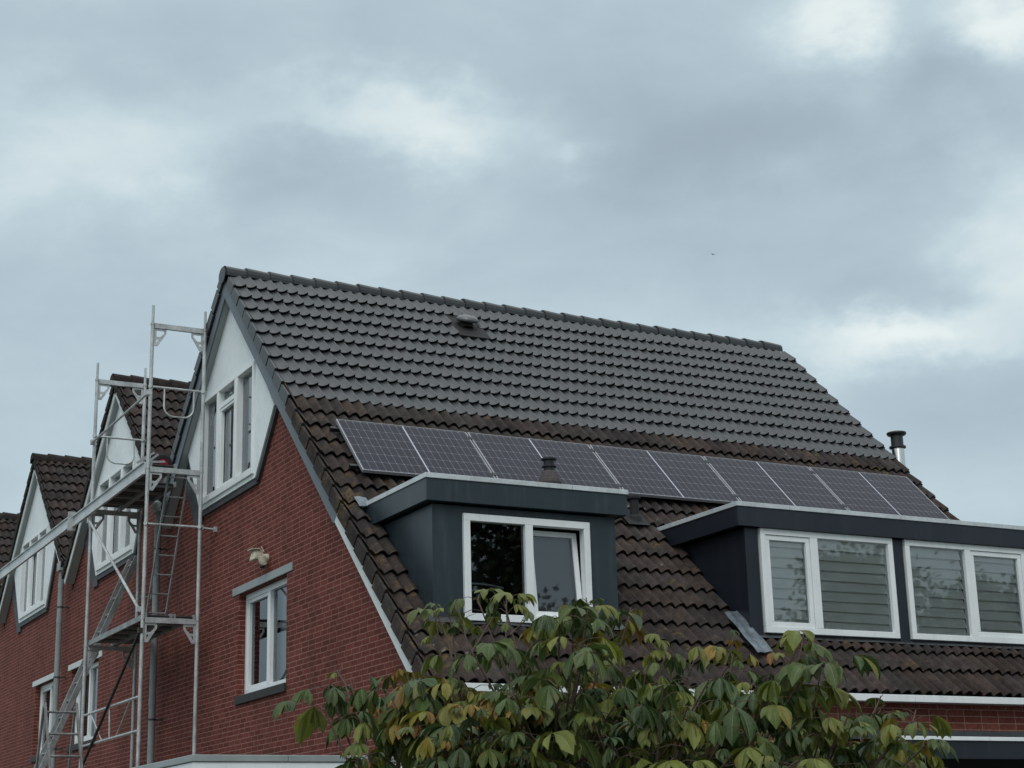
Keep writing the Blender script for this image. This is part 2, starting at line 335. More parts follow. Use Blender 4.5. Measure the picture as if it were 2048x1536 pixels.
# ------------------------------------------------------------------ roofs
XE = 9.38                     # length of the roofs along the ridge
TW = .15                      # width of one roll of a tile
def prof_new(t):              # t in 0..1 over one roll; shallow pan rising to a sharp edge
    return [(0, -.006), (.10, -.015), (.3, -.018), (.52, -.013), (.70, -.001), (.84, .014), (.93, .025), (.98, .028), (1, -.004)]
def prof_old(t):
    n = 8; return [(k/n, .056*(abs(cos(pi*k/n))**1.3)-.030) for k in range(n+1)]
def tile_field(name, m, parent, O, sdir, nrm, edges, x0, x1, prof, lift, thick, tintf, holes=(), top_h=0.0, jit=.004, lip=.013):
    """rows of tiles between successive edges; O point at s=0,x=0; sdir down the slope"""
    O, sdir, nrm = Vector(O), Vector(sdir), Vector(nrm); X = Vector((1, 0, 0)); b = MB(); b.usec = True; P = prof(0)
    nun = int(round((x1-x0)/TW)); w = (x1-x0)/nun
    for ri in range(len(edges)-1):
        s0, s1 = edges[ri], edges[ri+1]; s0 -= .03
        off = 0
        for k in range(nun):
            xa = x0+k*w; xm = xa+w/2; sm = (s0+s1)/2
            if any(h[0] < xm < h[1] and h[2] < sm < h[3] for h in holes): continue
            if k % 2 == 0 or k == 0: tint = tintf(ri, k); dj = random.uniform(-jit, jit); ds = random.uniform(-jit, jit)*1.2
            for q in range(len(P)-1):
                (ta, ha), (tb, hb) = P[q], P[q+1]
                pa, pb = O+X*(xa+ta*w), O+X*(xa+tb*w)
                A = pa+sdir*s0+nrm*(ha*.8+top_h); B = pb+sdir*s0+nrm*(hb*.8+top_h)
                C_ = pb+sdir*(s1+ds)+nrm*(hb+lift+dj); D_ = pa+sdir*(s1+ds)+nrm*(ha+lift+dj)
                b.face([A, D_, C_, B], tint)
                D2, C2 = D_-nrm*lip, C_-nrm*lip; b.face([D_, D2, C2, C_], tint); b.face([D2, D2-sdir*.07-nrm*.004, C2-sdir*.07-nrm*.004, C2], tint)
    return b.build(name, m, parent)

ALP = R(43.85); ca, sa = cos(ALP), sin(ALP)
ZR = 9.4585; YA = .2; ZA = ZR+tan(ALP)*YA       # apex of the tile plane
O_F = (0, 0, ZR); SD_F = (0, -ca, -sa); NR_F = (0, -sa, ca)
def onF(x, s, h=0): return Vector((x, -ca*s-sa*h, ZR-sa*s+ca*h))
newedges = [.03]+[.357+.3388*i for i in range(10)]
oldedges = [3.10]+[3.41+.3388*(i+1) for i in range(12)]
while oldedges[-1] < 8.6: oldedges.append(oldedges[-1]+.345)
oldedges[-1] = 8.93
SEDGE = 8.93
def tint_new(r_, k):
    a = random.gauss(1, .05); g_ = random.choice([(.98, 1.03, 1.01), (1.05, .99, 1.02), (1.02, 1, 1), (.97, 1.05, .98), (1.06, .98, 1.04)])
    return tuple(a*c for c in g_)
def tint_old(r_, k):
    a = random.gauss(1, .12); g_ = random.choice([(1.0, 1, 1), (1.06, .98, .96), (1.12, .98, .9), (.97, 1, 1.0)])
    return tuple(a*c for c in g_)

H1 = thing('brick_house', (4.7, -3, 0), 'end-of-terrace red brick house with solar panels and two dark dormers on its long tiled roof', 'house', 'brick terrace houses in one row')
tile_field('new_roof_tiles', 'tile_new', H1, O_F, SD_F, NR_F, newedges, 0, XE, prof_new, .044, .048, tint_new, holes=[(3.15, 3.62, .36, 1.03)])
bpy.context.view_layer.update()
DORM = [(.34, 2.525), (4.22, 8.60)]
tile_field('old_roof_tiles', 'tile_old', H1, O_F, SD_F, NR_F, oldedges, 0, XE, prof_old, .040, .044, tint_old,
           holes=[(DORM[0][0]+.08, DORM[0][1]-.05, 6.4, 7.95), (DORM[1][0]+.08, DORM[1][1]-.05, 6.4, 7.95)], top_h=-.004, jit=.006)
# rear slope of the main house (facing +Y)
def rear(alp, ya, za, name, m, parent, smax, tintf, prof=prof_old, x0=0, x1=XE, front=False, skip=0):
    c_, s_ = cos(alp), sin(alp); sg = -1 if front else 1
    ed = [.10]; e_ = .34
    while e_ < smax-.1: ed.append(e_); e_ += .3388
    ed.append(smax)
    return tile_field(name, m, parent, (0, ya, za), (0, sg*c_, -s_), (0, sg*s_, c_), ed, x0, x1, prof, .040, .044, tintf, jit=.006)
VAL = 3.12; SV = (VAL-YA)/ca
rear(ALP, YA, ZA, 'rear_roof_tiles', 'tile_new', H1, SV, tint_new, prof_new)

# verge tiles: stepped side faces at the gable edge
def verge(name, m, parent, O, sdir, nrm, edges, drop, x, tintf, thickx=.03, lift=.03, s0=None):
    O, sdir, nrm = Vector(O), Vector(sdir), Vector(nrm); b = MB(); b.usec = True
    for i in range(len(edges)-1):
        a, c = edges[i], edges[i+1]; gap = .022
        j = random.uniform(-.003, .003)
        p = lambda s_, h, xx: O+Vector((xx, 0, 0))+sdir*s_+nrm*h
        t = tintf(i, 0)
        b.hexa([p(a+gap, -drop, x+j), p(a+gap, -drop, x+thickx), p(c, -drop+lift*.7, x+thickx), p(c, -drop+lift*.7, x+j), p(a+gap, .004, x+j), p(a+gap, .004, x+thickx), p(c, lift+.004, x+thickx), p(c, lift+.004, x+j)], t)
    return b.build(name, m, parent, bevel=.004)
verge('new_verge_tiles', 'tile_new', H1, O_F, SD_F, NR_F, newedges, .150, -.032, tint_new)
verge('old_verge_tiles', 'tile_old', H1, O_F, SD_F, NR_F, oldedges[1:] if False else [3.42]+oldedges[1:], .165, -.034, tint_old)
verge('rear_verge_tiles', 'tile_new', H1, (0, YA, ZA), (0, ca, -sa), (0, sa, ca), [.0]+[.34+.3388*i for i in range(11)], .150, -.032, tint_new)
# right-hand verge
verge('new_verge_tiles', 'tile_new', H1, O_F, SD_F, NR_F, newedges, .150, XE+.002, tint_new)
verge('old_verge_tiles', 'tile_old', H1, O_F, SD_F, NR_F, [3.42]+oldedges[1:], .165, XE+.004, tint_old)

# ridge tiles
def ridge(name, m, parent, ya, za, x0, x1, tintf, seg=.335, w=.150, h=.125, rows=9):
    b = MB(); b.usec = True; n = int(round((x1-x0)/seg)); q = (x1-x0)/n
    for i in range(n):
        xa = x0+i*q-(.028 if i else 0); xb = x0+(i+1)*q; t = tintf(i, 0); dz = random.uniform(-.004, .004)
        up0, up1 = .018, .0
        if i == 0: up0 = .006
        ring = []
        for (xx, up, sc_) in ((xa, up0, 1.07), (xb, up1, .98)):
            pts = []
            for k in range(rows+1):
                th = pi*k/rows; yy = cos(th)*w*sc_; zz = (sin(th)**.8)*h*sc_
                pts.append(Vector((xx, ya-yy*1.0, za-.075+zz+up+dz)))
            ring.append(pts)
        for k in range(rows): b.face([ring[0][k], ring[0][k+1], ring[1][k+1], ring[1][k]], t)
        # thickness: inner lip at the lapping end
        inn = [p+Vector((0, (ya-p.y)*.12, -.016)) for p in ring[0]]
        for k in range(rows): b.face([ring[0][k+1], ring[0][k], inn[k], inn[k+1]], t)
        low = [(ring[0][0], ring[1][0], -1), (ring[1][rows], ring[0][rows], 1)]
        for A, B, sg in low: b.face([A, A-Vector((0, sg*-.0, .05)), B-Vector((0, 0, .05)), B], t)
        if i == 0: b.face(ring[0][::-1], t); 
        if i == n-1: b.face(ring[1], t)
    return b.build(name, m, parent)
ridge('ridge_tiles', 'tile_new', H1, YA, ZA-.050, -.03, XE+.02, lambda a, c: (random.gauss(.80, .07),)*3, h=.112)
# disc closing the gable end of the ridge
d = MB(); d.usec = True
pts = [(-.046, YA+cos(2*pi*k/20)*.142, ZA-.130+sin(2*pi*k/20)*.118) for k in range(20)]
d.c = []; d.prism(pts, (.016, 0, 0), (.8, .8, .8)); d.build('ridge_end_cap', 'tile_new', H1)

# roof boarding under tiles (keeps light out), with soffits and barge boards
def deck(parent, O, sdir, nrm, s0, s1, x0, x1, h=-.05, t=.05, name='roof_boarding'):
    O, sdir, nrm = Vector(O), Vector(sdir), Vector(nrm); p = lambda x, s_, hh: O+Vector((x, 0, 0))+sdir*s_+nrm*hh
    b = MB(); b.hexa([p(x0, s0, h-t), p(x1, s0, h-t), p(x1, s1, h-t), p(x0, s1, h-t), p(x0, s0, h), p(x1, s0, h), p(x1, s1, h), p(x0, s1, h)])
    return b.build(name, 'dark', parent)
def bargeboard(parent, O, sdir, nrm, s0, s1, h0, h1, x, m, name='barge_board', t=.024):
    O, sdir, nrm = Vector(O), Vector(sdir), Vector(nrm); p = lambda xx, s_, hh: O+Vector((xx, 0, 0))+sdir*s_+nrm*hh
    b = MB(); b.hexa([p(x, s0, h1), p(x+t, s0, h1), p(x+t, s1, h1), p(x, s1, h1), p(x, s0, h0), p(x+t, s0, h0), p(x+t, s1, h0), p(x, s1, h0)])
    return b.build(name, m, parent, bevel=.004)
def soffit(parent, O, sdir, nrm, s0, s1, h, x0, x1, m, name='soffit'):
    O, sdir, nrm = Vector(O), Vector(sdir), Vector(nrm); p = lambda xx, s_, hh: O+Vector((xx, 0, 0))+sdir*s_+nrm*hh
    b = MB(); b.hexa([p(x0, s0, h), p(x1, s0, h), p(x1, s1, h), p(x0, s1, h), p(x0, s0, h+.015), p(x1, s0, h+.015), p(x1, s1, h+.015), p(x0, s1, h+.015)])
    return b.build(name, m, parent)
# roof boards are pierced where the dormers stand: built as strips
sdn = lambda: None
bo = MB()
def dk(x0, x1, s0, s1):
    p = lambda x, s_, hh: onF(x, s_, hh); bo.hexa([p(x0, s0, -.09), p(x1, s0, -.09), p(x1, s1, -.09), p(x0, s1, -.09), p(x0, s0, -.045), p(x1, s0, -.045), p(x1, s1, -.045), p(x0, s1, -.045)])
dk(.01, XE+.0, -.22, 5.9)
for a_, b_ in ((.01, .40), (2.46, 4.28), (8.54, XE-.01)): dk(a_, b_, 5.9, 7.95)
dk(.01, XE-.01, 7.95, 8.85)
bo.build('roof_boarding', 'dark', H1)
deck(H1, (0, YA, ZA), (0, ca, -sa), (0, sa, ca), 0, SV, .01, XE-.01)

HB = .325
# front slope barge: grey upper length, white lower length; apex of boards is at YA
OA = (0, YA, ZA); s_off = YA/ca
bargeboard(H1, OA, SD_F, NR_F, .125, s_off+5.72, -.135, -HB, .0, 'grey_board')
bargeboard(H1, OA, SD_F, NR_F, s_off+5.725, s_off+8.9, -.155, -.29, .0, 'white_dull', 'white_barge_board')
bargeboard(H1, OA, (0, ca, -sa), (0, sa, ca), .125, SV+.25, -.135, -HB, .004, 'grey_board')
soffit(H1, OA, SD_F, NR_F, .25, s_off+8.9, -HB+.01, .024, .17, 'grey_soffit')
soffit(H1, OA, (0, ca, -sa), (0, sa, ca), .25, SV+.2, -HB+.01, .024, .17, 'grey_soffit')

# ------------------------------------------------------------------ gable walls
WX = .18
def gable_wall(parent, yr, zr, yl, zl, ya, za, holes, t=.10, m='brick', name='gable_wall'):
    """wall in plane X=WX from y=yr (right) to yl (left) under the roof profile, holes [(y0,y1,z0,z1)]"""
    def top(y): return zr+(za-zr)*(y-yr)/(ya-yr) if y <= ya else zl+(za-zl)*(yl-y)/(yl-ya)
    ys = sorted(set([yr, yl, ya]+[v for h in holes for v in h[:2]])); b = MB()
    for a, c in zip(ys, ys[1:]):
        hs = sorted([h for h in holes if h[0] <= a+1e-6 and h[1] >= c-1e-6], key=lambda h: h[2]); z = 0
        segs = []
        for h in hs: segs.append((z, h[2])); z = h[3]
        for z0, z1 in segs: b.face([(WX, a, z0), (WX, a, z1), (WX, c, z1), (WX, c, z0)])
        b.face([(WX, a, z), (WX, a, top(a)), (WX, c, top(c)), (WX, c, z)])
    for (y0, y1, z0, z1) in holes:   # reveals
        b.face([(WX, y0, z0), (WX+t, y0, z0), (WX+t, y0, z1), (WX, y0, z1)]); b.face([(WX, y1, z0), (WX, y1, z1), (WX+t, y1, z1), (WX+t, y1, z0)])
        b.face([(WX, y0, z1), (WX+t, y0, z1), (WX+t, y1, z1), (WX, y1, z1)]); b.face([(WX, y0, z0), (WX, y1, z0), (WX+t, y1, z0), (WX+t, y0, z0)])
    return b.build(name, m, parent)
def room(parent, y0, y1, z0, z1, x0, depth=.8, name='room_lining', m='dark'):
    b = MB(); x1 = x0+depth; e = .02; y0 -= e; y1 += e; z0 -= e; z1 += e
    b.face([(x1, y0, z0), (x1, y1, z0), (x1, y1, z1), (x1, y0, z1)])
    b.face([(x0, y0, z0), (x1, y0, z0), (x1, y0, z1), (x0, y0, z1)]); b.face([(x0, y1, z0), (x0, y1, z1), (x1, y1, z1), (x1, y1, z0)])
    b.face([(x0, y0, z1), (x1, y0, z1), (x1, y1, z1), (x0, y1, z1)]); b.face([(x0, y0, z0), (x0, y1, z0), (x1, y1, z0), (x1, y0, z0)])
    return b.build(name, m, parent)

def frame_x(b, x, y0, y1, z0, z1, w, d):   # rectangular frame in plane X, members w wide, from x to x+d
    b.box(x, x+d, y0, y1, z1-w, z1); b.box(x, x+d, y0, y1, z0, z0+w); b.box(x, x+d, y0, y0+w, z0+w, z1-w); b.box(x, x+d, y1-w, y1, z0+w, z1-w)
def frame_y(b, y, x0, x1, z0, z1, w, d, wb=None):
    wb = wb or w
    b.box(x0, x1, y, y+d, z1-w, z1); b.box(x0, x1, y, y+d, z0, z0+wb); b.box(x0, x0+w, y, y+d, z0+wb, z1-w); b.box(x1-w, x1, y, y+d, z0+wb, z1-w)

def top_window(parent, ya, style='row'):
    """three-light window in the gable cladding: y from ya-1.04 to ya+1.20, z 6.5..8.0 right side higher"""
    y0, y1 = ya-1.03, ya+1.20; z0, z1 = 6.50, 8.02
    xf = .085
    w = thing_part('gable_window', parent)
    b = MB(); dpt = .12
    b.box(xf, xf+dpt, y0, y1, z0, z0+.09); b.box(xf, xf+dpt, y0, y1, z1-.05, z1)
    m1, m2 = y0+.72, y0+1.50         # mullion centres (from the right)
    for a, c in ((y0, y0+.055), (m1-.065, m1+.065), (m2-.045, m2+.045), (y1-.07, y1)): b.box(xf, xf+dpt, a, c, z0+.09, z1-.05)
    # sash of the middle light, lower transom
    b.box(xf+.02, xf+.10, m1+.065, m2-.045, z1-.30, z1-.23)
    w2 = b.build('frame', 'white', w, bevel=.004)
    s = MB(); frame_x(s, xf+.03, m1+.07, m2-.05, z0+.092, z1-.302, .04, .05)
    s.build('sash', 'white', w, bevel=.004)
    gl = MB(); xg = xf+.085
    for a, c in ((y0+.055, m1-.065), (m1+.065, m2-.045), (m2+.045, y1-.07)): gl.face([(xg, a, z0+.09), (xg, c, z0+.09), (xg, c, z1-.05), (xg, a, z1-.05)][::-1])
    gl.build('pane', 'glass_c', w)
    xc = xg+.09
    def folds(a, c):
        cu = MB(); n = 10
        for i in range(n):
            ya_, yb_ = a+(c-a)*i/n, a+(c-a)*(i+1)/n; xa, xb = xc+.02*(i % 2), xc+.02*((i+1) % 2)
            cu.face([(xa, ya_, z0+.05), (xa, ya_, z1), (xb, yb_, z1), (xb, yb_, z0+.05)])
        cu.build('curtain', 'curtain', w)
    def white(a, c, za=z0+.05, zb=z1-.04):
        q = MB(); q.face([(xc-.03, a, za), (xc-.03, a, zb), (xc-.03, c, zb), (xc-.03, c, za)]); q.build('white_blind', 'white', w)
    if style == 'end':
        folds(y0+.42, m1-.04); white(y0+.06, y0+.42, z0+.16, z1-.16); folds(m2+.26, y1-.05); white(m2+.05, m2+.24, z0+.55)
        for a, c, zz in ((y0+.08, y0+.38, .62), (y0+.08, y0+.38, 1.12), (m2+.06, m2+.24, .82)): q = MB(); q.box(xc-.06, xc-.035, a, c, z0+zz, z0+zz+.03); q.build('stay_bar', 'lead', w)
    else:
        white(y0+.06, m1-.10); folds(m2-.3, m2); white(y1-.16, y1-.06)
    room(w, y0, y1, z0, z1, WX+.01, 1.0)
    return (y0+.0, y1, z0, z1)
def thing_part(name, parent):
    o = bpy.data.objects.new(name, None); COL.objects.link(o); o.parent = parent; o.empty_display_size = .1; return o

def cladding(parent, ya, apex_z, zr_=7.24, dr=-1.76, zl_=7.02, dl=1.86, slope=.955, name='gable_cladding'):
    """white hexagon of cladding round the window, with lead flashing under its lower edges"""
    x0, x1 = .115, .18
    wy0, wy1, wz0, wz1 = ya-1.03, ya+1.20, 6.50, 8.02
    P = dict(ap=(ya, apex_z), r=(ya+dr, zr_), br=(ya-1.07, 6.44), bl=(ya+1.27, 6.44), l=(ya+dl, zl_))
    tR = lambda y: apex_z-(ya-y)*(apex_z-zr_)/(-dr) if y < ya else apex_z-(y-ya)*(apex_z-zl_)/dl
    b = MB()
    def pl(pts): b.prism([(x0, y, z) for y, z in pts], (x1-x0, 0, 0))
    pl([P['r'], (wy0, tR(wy0)), (wy0, 6.50), P['br']][::1])
    pl([(wy0, wz1), (wy0, tR(wy0)), P['ap'], (wy1, tR(wy1)), (wy1, wz1)])
    pl([(wy1, 6.50), (wy1, tR(wy1)), P['l'], P['bl']])
    pl([P['br'], (wy0, 6.498), (wy1, 6.498), P['bl']])
    b.build(name, 'clad', parent)
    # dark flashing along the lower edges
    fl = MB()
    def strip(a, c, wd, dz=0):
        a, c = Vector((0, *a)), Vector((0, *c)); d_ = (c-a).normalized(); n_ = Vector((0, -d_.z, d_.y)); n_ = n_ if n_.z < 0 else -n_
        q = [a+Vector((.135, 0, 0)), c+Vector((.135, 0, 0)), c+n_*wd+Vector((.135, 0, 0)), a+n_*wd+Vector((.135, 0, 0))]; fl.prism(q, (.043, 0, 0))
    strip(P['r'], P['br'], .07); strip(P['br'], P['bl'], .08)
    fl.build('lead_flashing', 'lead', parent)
    f2 = MB()  # dark sheet added to stand for shade on the brick beside the cladding
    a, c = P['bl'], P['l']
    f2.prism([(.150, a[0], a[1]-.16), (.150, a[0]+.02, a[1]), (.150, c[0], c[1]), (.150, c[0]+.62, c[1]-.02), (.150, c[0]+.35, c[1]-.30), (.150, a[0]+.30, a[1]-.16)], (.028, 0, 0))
    f2.build('brick_shade_sheet', 'lead', parent)

def low_window(parent, y0, y1, z0, z1, lint, sillz, dark='dark', mull=.5):
    """two-light window in a brick opening (hole y0..y1), y0 is the right"""
    w = thing_part('window', parent); xf = WX+.095
    b = MB(); frame_x(b, xf, y0, y1, z0, z1, .075, .07); m = y0+(y1-y0)*mull; b.box(xf, xf+.07, m-.045, m+.045, z0+.075, z1-.075)
    b.build('frame', 'white', w, bevel=.004)
    s = MB(); frame_x(s, xf+.012, m+.048, y1-.077, z0+.077, z1-.077, .045, .05); s.build('sash', 'white', w, bevel=.004)
    gl = MB(); xg = xf+.05; gl.face([(xg, y0+.07, z0+.07), (xg, y0+.07, z1-.07), (xg, y1-.07, z1-.07), (xg, y1-.07, z0+.07)]); gl.build('pane', 'glass', w)
    bl = MB(); n = 12; a, c = y0+.05, m
    for i in range(n): bl.face([(xg+.1+.02*(i % 2), a+(c-a)*i/n, z0), (xg+.1+.02*(i % 2), a+(c-a)*i/n, z1), (xg+.1+.02*((i+1) % 2), a+(c-a)*(i+1)/n, z1), (xg+.1+.02*((i+1) % 2), a+(c-a)*(i+1)/n, z0)])
    bl.build('curtain', 'curtain_white', w)
    room(w, y0, y1, z0, z1, xf+.07, 1.0)
    l = MB(); l.box(WX-.018, WX+.09, lint[0], lint[1], z1+.005, z1+.105); l.build('lintel', 'white_dull' if lint[0] > 3 else 'pipe', w, bevel=.004)
    s = MB(); s.box(WX-.03, WX+.16, y0-.02, y1+.02, sillz, z0-.005); s.build('sill', 'dark_sill', w, bevel=.006)
    return w

# main house gable
hl = (-1.93, -.13, 3.70, 5.03)
WB = ZA-.30/ca
gable_wall(H1, -6.30, WB-(YA+6.30)*tan(ALP), VAL, WB-(VAL-YA)*tan(ALP), YA, WB, [(YA-1.0, YA+1.17, 6.52, 8.0), hl])
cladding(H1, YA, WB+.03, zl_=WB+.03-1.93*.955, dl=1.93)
top_window(H1, YA, 'end')
low_window(H1, hl[0], hl[1], 3.72, 5.03, (-2.14, .09), 3.61)
# front wall (below the eaves), far end wall
b = MB(); b.face([(.181, -6.30, 0), (XE-.1, -6.30, 0), (XE-.1, -6.30, 3.29), (.181, -6.30, 3.29)]); b.build('front_wall', 'brick_front', H1)
b = MB(); b.face([(XE-.1, -6.30, 0), (XE-.1, VAL, 0), (XE-.1, VAL, WB-(VAL-YA)*tan(ALP)), (XE-.1, YA, WB), (XE-.1, -6.30, WB-(YA+6.3)*tan(ALP))]); b.build('end_wall', 'brick', H1)
# eaves trim: white board and box
b = MB(); b.box(.03, 5.9-.004, -6.47, -6.305, 3.185, 3.262); b.box(5.9, XE, -6.47, -6.305, 3.185, 3.262); b.build('eaves_board', 'white', H1, bevel=.004)

# ------------------------------------------------------------------ dormers
def dormer(parent, x0, x1, m, mf, xr=None, zt=5.155, zb=3.93, yf=-5.77):
    d = thing_part('dormer', parent)
    roofY = lambda z: (z-ZR)/tan(ALP)
    b = MB(); t = .05
    # cheeks: polygon following the roof slope
    zl = zb-.05
    for xa in (x0, x1-t):
        b = MB(); b.prism([(xa, yf+.051, zl-.12), (xa, yf+.051, zt), (xa, roofY(zt)+.15, zt), (xa, roofY(zt)+.15, zt-.3), ], (t, 0, 0)); b.build('cheek', m, d)
    return d
def front_panel(d, x0, x1, zt, zb, yf, holes, m, name='front_panel'):
    b = MB(); xs = sorted(set([x0, x1]+[v for h in holes for v in h[:2]]))
    for a, c in zip(xs, xs[1:]):
        hs = sorted([h for h in holes if h[0] <= a+1e-6 and h[1] >= c-1e-6], key=lambda h: h[2]); z = zb
        for h in hs: b.box(a, c, yf, yf+.05, z, h[2]); z = h[3]
        b.box(a, c, yf, yf+.05, z, zt)
    b.build(name, m, d)
def fascia(d, x0, x1, yf, z0, z1, mf, capm='cap', joints=()):
    yb = -4.0; t = .03
    b = MB(); b.box(x0, x1, yf, yf+t, z0, z1); b.box(x0, x0+t, yf+t, yb, z0, z1); b.box(x1-t, x1, yf+t, yb, z0, z1)
    b.build('fascia', mf, d, bevel=.003)
    s = MB(); s.box(x0+t, x1-t, yf+t, -4.2, z0+.01, z0+.025); s.build('soffit', mf, d)
    r_ = MB(); r_.box(x0+t, x1-t, yf+t, -4.1, z1-.06, z1-.02); r_.build('flat_roof', 'lead', d)
    c = MB(); e = .014; h = .052
    xs = [x0-e]+list(joints)+[x1+e]
    for a, q in zip(xs, xs[1:]): c.box(a+(.002 if a > x0 else 0), q-(.002 if q < x1 else 0), yf-e, yf+.07, z1+.002, z1+.002+h)
    ys = [yf+.072, -5.0, -4.15]
    for a, q in zip(ys, ys[1:]):
        c.box(x0-e, x0+.06, a+.002, q, z1+.002, z1+.002+h); c.box(x1-.06, x1+e, a+.002, q, z1+.002, z1+.002+h)
    c.build('edge_trim', capm, d, bevel=.003)
YF = -5.77
d1 = dormer(H1, .34, 2.525, 'dark_teal', 'dark_teal')
front_panel(d1, .34, 2.525, 5.155, 3.84, YF, [(.72, 2.15, 4.0, 5.04)], 'dark_teal')
fascia(d1, .233, 2.632, -5.87, 5.17, 5.40, 'dark_teal', joints=(1.95,))
b = MB(); b.box(.36, 2.5, YF+.01, YF+.03, 3.72, 3.84); b.build('apron', 'navy', d1)
def win_y(d, x0, x1, z0, z1, y, mx, tilt_right=False, sash=None, gmat='glass', blind=None, fw=.075):
    b = MB(); frame_y(b, y-.04, x0, x1, z0, z1, fw, .10); b.box(mx[0], mx[1], y-.04, y+.06, z0+fw, z1-fw)
    b.build('window_frame', 'white', d, bevel=.004)
    gl = MB(); lights = [(x0+fw, mx[0]), (mx[1], x1-fw)]
    for i, (a, c) in enumerate(lights):
        if tilt_right and i == 1: continue
        if sash is not None and i == sash:
            s = MB(); frame_y(s, y-.025, a+.003, c-.003, z0+fw+.003, z1-fw-.003, .055, .06); s.build('window_sash', 'white', d, bevel=.004)
            a += .05; c -= .05; za, zb_ = z0+fw+.05, z1-fw-.05
        else: za, zb_ = z0+fw, z1-fw
        gl.face([(a, y+.01, za), (c, y+.01, za), (c, y+.01, zb_), (a, y+.01, zb_)])
    gl.build('window_pane', gmat, d)
    return lights
win_y(d1, .683, 2.187, 3.967, 5.075, YF, (1.40, 1.492), tilt_right=True)
# tilted-in sash of the right light (hinged at the bottom, leaning into the room)
def tilted(d, x0, x1, z0, z1, y, ang, w):
    # sash tilts inward around its bottom edge
    A = lambda x, z, dd: Vector((x, y+sin(ang)*(z-z0)+cos(ang)*dd, z0+cos(ang)*(z-z0)-sin(ang)*dd))
    b = MB()
    def bx(xa, xb, za, zb_): b.hexa([A(xa, za, 0), A(xb, za, 0), A(xb, za, .05), A(xa, za, .05), A(xa, zb_, 0), A(xb, zb_, 0), A(xb, zb_, .05), A(xa, zb_, .05)])
    bx(x0, x1, z1-w, z1); bx(x0, x1, z0, z0+w); bx(x0, x0+w, z0+w, z1-w); bx(x1-w, x1, z0+w, z1-w); b.build('tilted_sash', 'white', d, bevel=.004)
    g_ = MB(); g_.face([A(x0+w, z0+w, .02), A(x1-w, z0+w, .02), A(x1-w, z1-w, .02), A(x0+w, z1-w, .02)]); g_.build('tilted_pane', 'glass', d)
    c = MB(); c.face([A(x0+w*.5, z0+w, .09), A(x1-w*.5, z0+w, .09), A(x1-w*.5, z1-w*.6, .09), A(x0+w*.5, z1-w*.6, .09)]); c.build('grey_blind', 'curtain', d)
tilted(d1, 1.50, 2.10, 4.045, 4.985, YF+.005, R(6.5), .058)
def room_y(d, x0, x1, z0, z1, y0, dep=1.1):
    b = MB(); y1 = y0+dep
    b.face([(x0, y1, z0), (x0, y1, z1), (x1, y1, z1), (x1, y1, z0)]); b.face([(x0, y0, z0), (x0, y0, z1), (x0, y1, z1), (x0, y1, z0)]); b.face([(x1, y0, z0), (x1, y1, z0), (x1, y1, z1), (x1, y0, z1)])
    b.face([(x0, y0, z1), (x1, y0, z1), (x1, y1, z1), (x0, y1, z1)]); b.face([(x0, y0, z0), (x0, y1, z0), (x1, y1, z0), (x1, y0, z0)]); b.build('room_lining', 'dark', d)
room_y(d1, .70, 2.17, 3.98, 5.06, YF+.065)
# headboard rail curve seen through the left pane
hb = MB(); hb.tube([(.78+.65*t/10, YF+.55, 4.42-.045*sin(pi*t/10)) for t in range(11)], .012, 6); hb.tube([(.78+.65*t/10, YF+.55, 4.42+.03*sin(pi*t/10)) for t in range(11)], .010, 6); hb.build('headboard', 'curtain_white', d1)

d2 = dormer(H1, 4.22, 8.60, 'navy', 'navy')
front_panel(d2, 4.22, 8.60, 5.155, 3.84, YF, [(4.44, 6.27, 4.01, 5.15), (6.53, 8.36, 4.01, 5.15)], 'navy')
fascia(d2, 4.083, 8.72, -5.87, 5.165, 5.385, 'navy', joints=(4.80, 6.42, 8.2))
for a, c, z in ((4.21, 4.385, 3.925), (6.325, 6.482, 3.90), (8.41, 8.61, 3.925)):
    b = MB(); b.box(a, c, YF-.03, YF-.002, z, 5.164); b.build('corner_panel', 'navy', d2, bevel=.003)
b = MB(); b.box(4.24, 8.58, YF+.01, YF+.035, 3.70, 3.90); b.build('apron', 'navy', d2)
win_y(d2, 4.405, 6.310, 3.98, 5.163, YF-.02, (5.10, 5.205), sash=0, gmat='glass_b', fw=.07)
win_y(d2, 6.497, 8.402, 3.98, 5.163, YF-.02, (7.42, 7.51), sash=1, gmat='glass_b', fw=.07)
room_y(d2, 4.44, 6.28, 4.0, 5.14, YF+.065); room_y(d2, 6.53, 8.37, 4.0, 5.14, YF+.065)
# roller/day-night blinds: overlapping bands
for (xa, xb) in ((4.47, 5.09), (5.21, 6.25), (6.56, 7.41), (7.52, 8.34)):
    n = 9; z = 5.10; c = MB(); h = (5.10-4.04)/n
    for i in range(n):
        zt_, zb_ = z-i*h, z-(i+1)*h; j = random.uniform(-.004, .004)
        c.face([(xa, YF+.012, zb_-.008+j), (xb, YF+.012, zb_-.008-j), (xb, YF+.052, zt_), (xa, YF+.052, zt_)])
    c.build('blind', 'blind', d2)

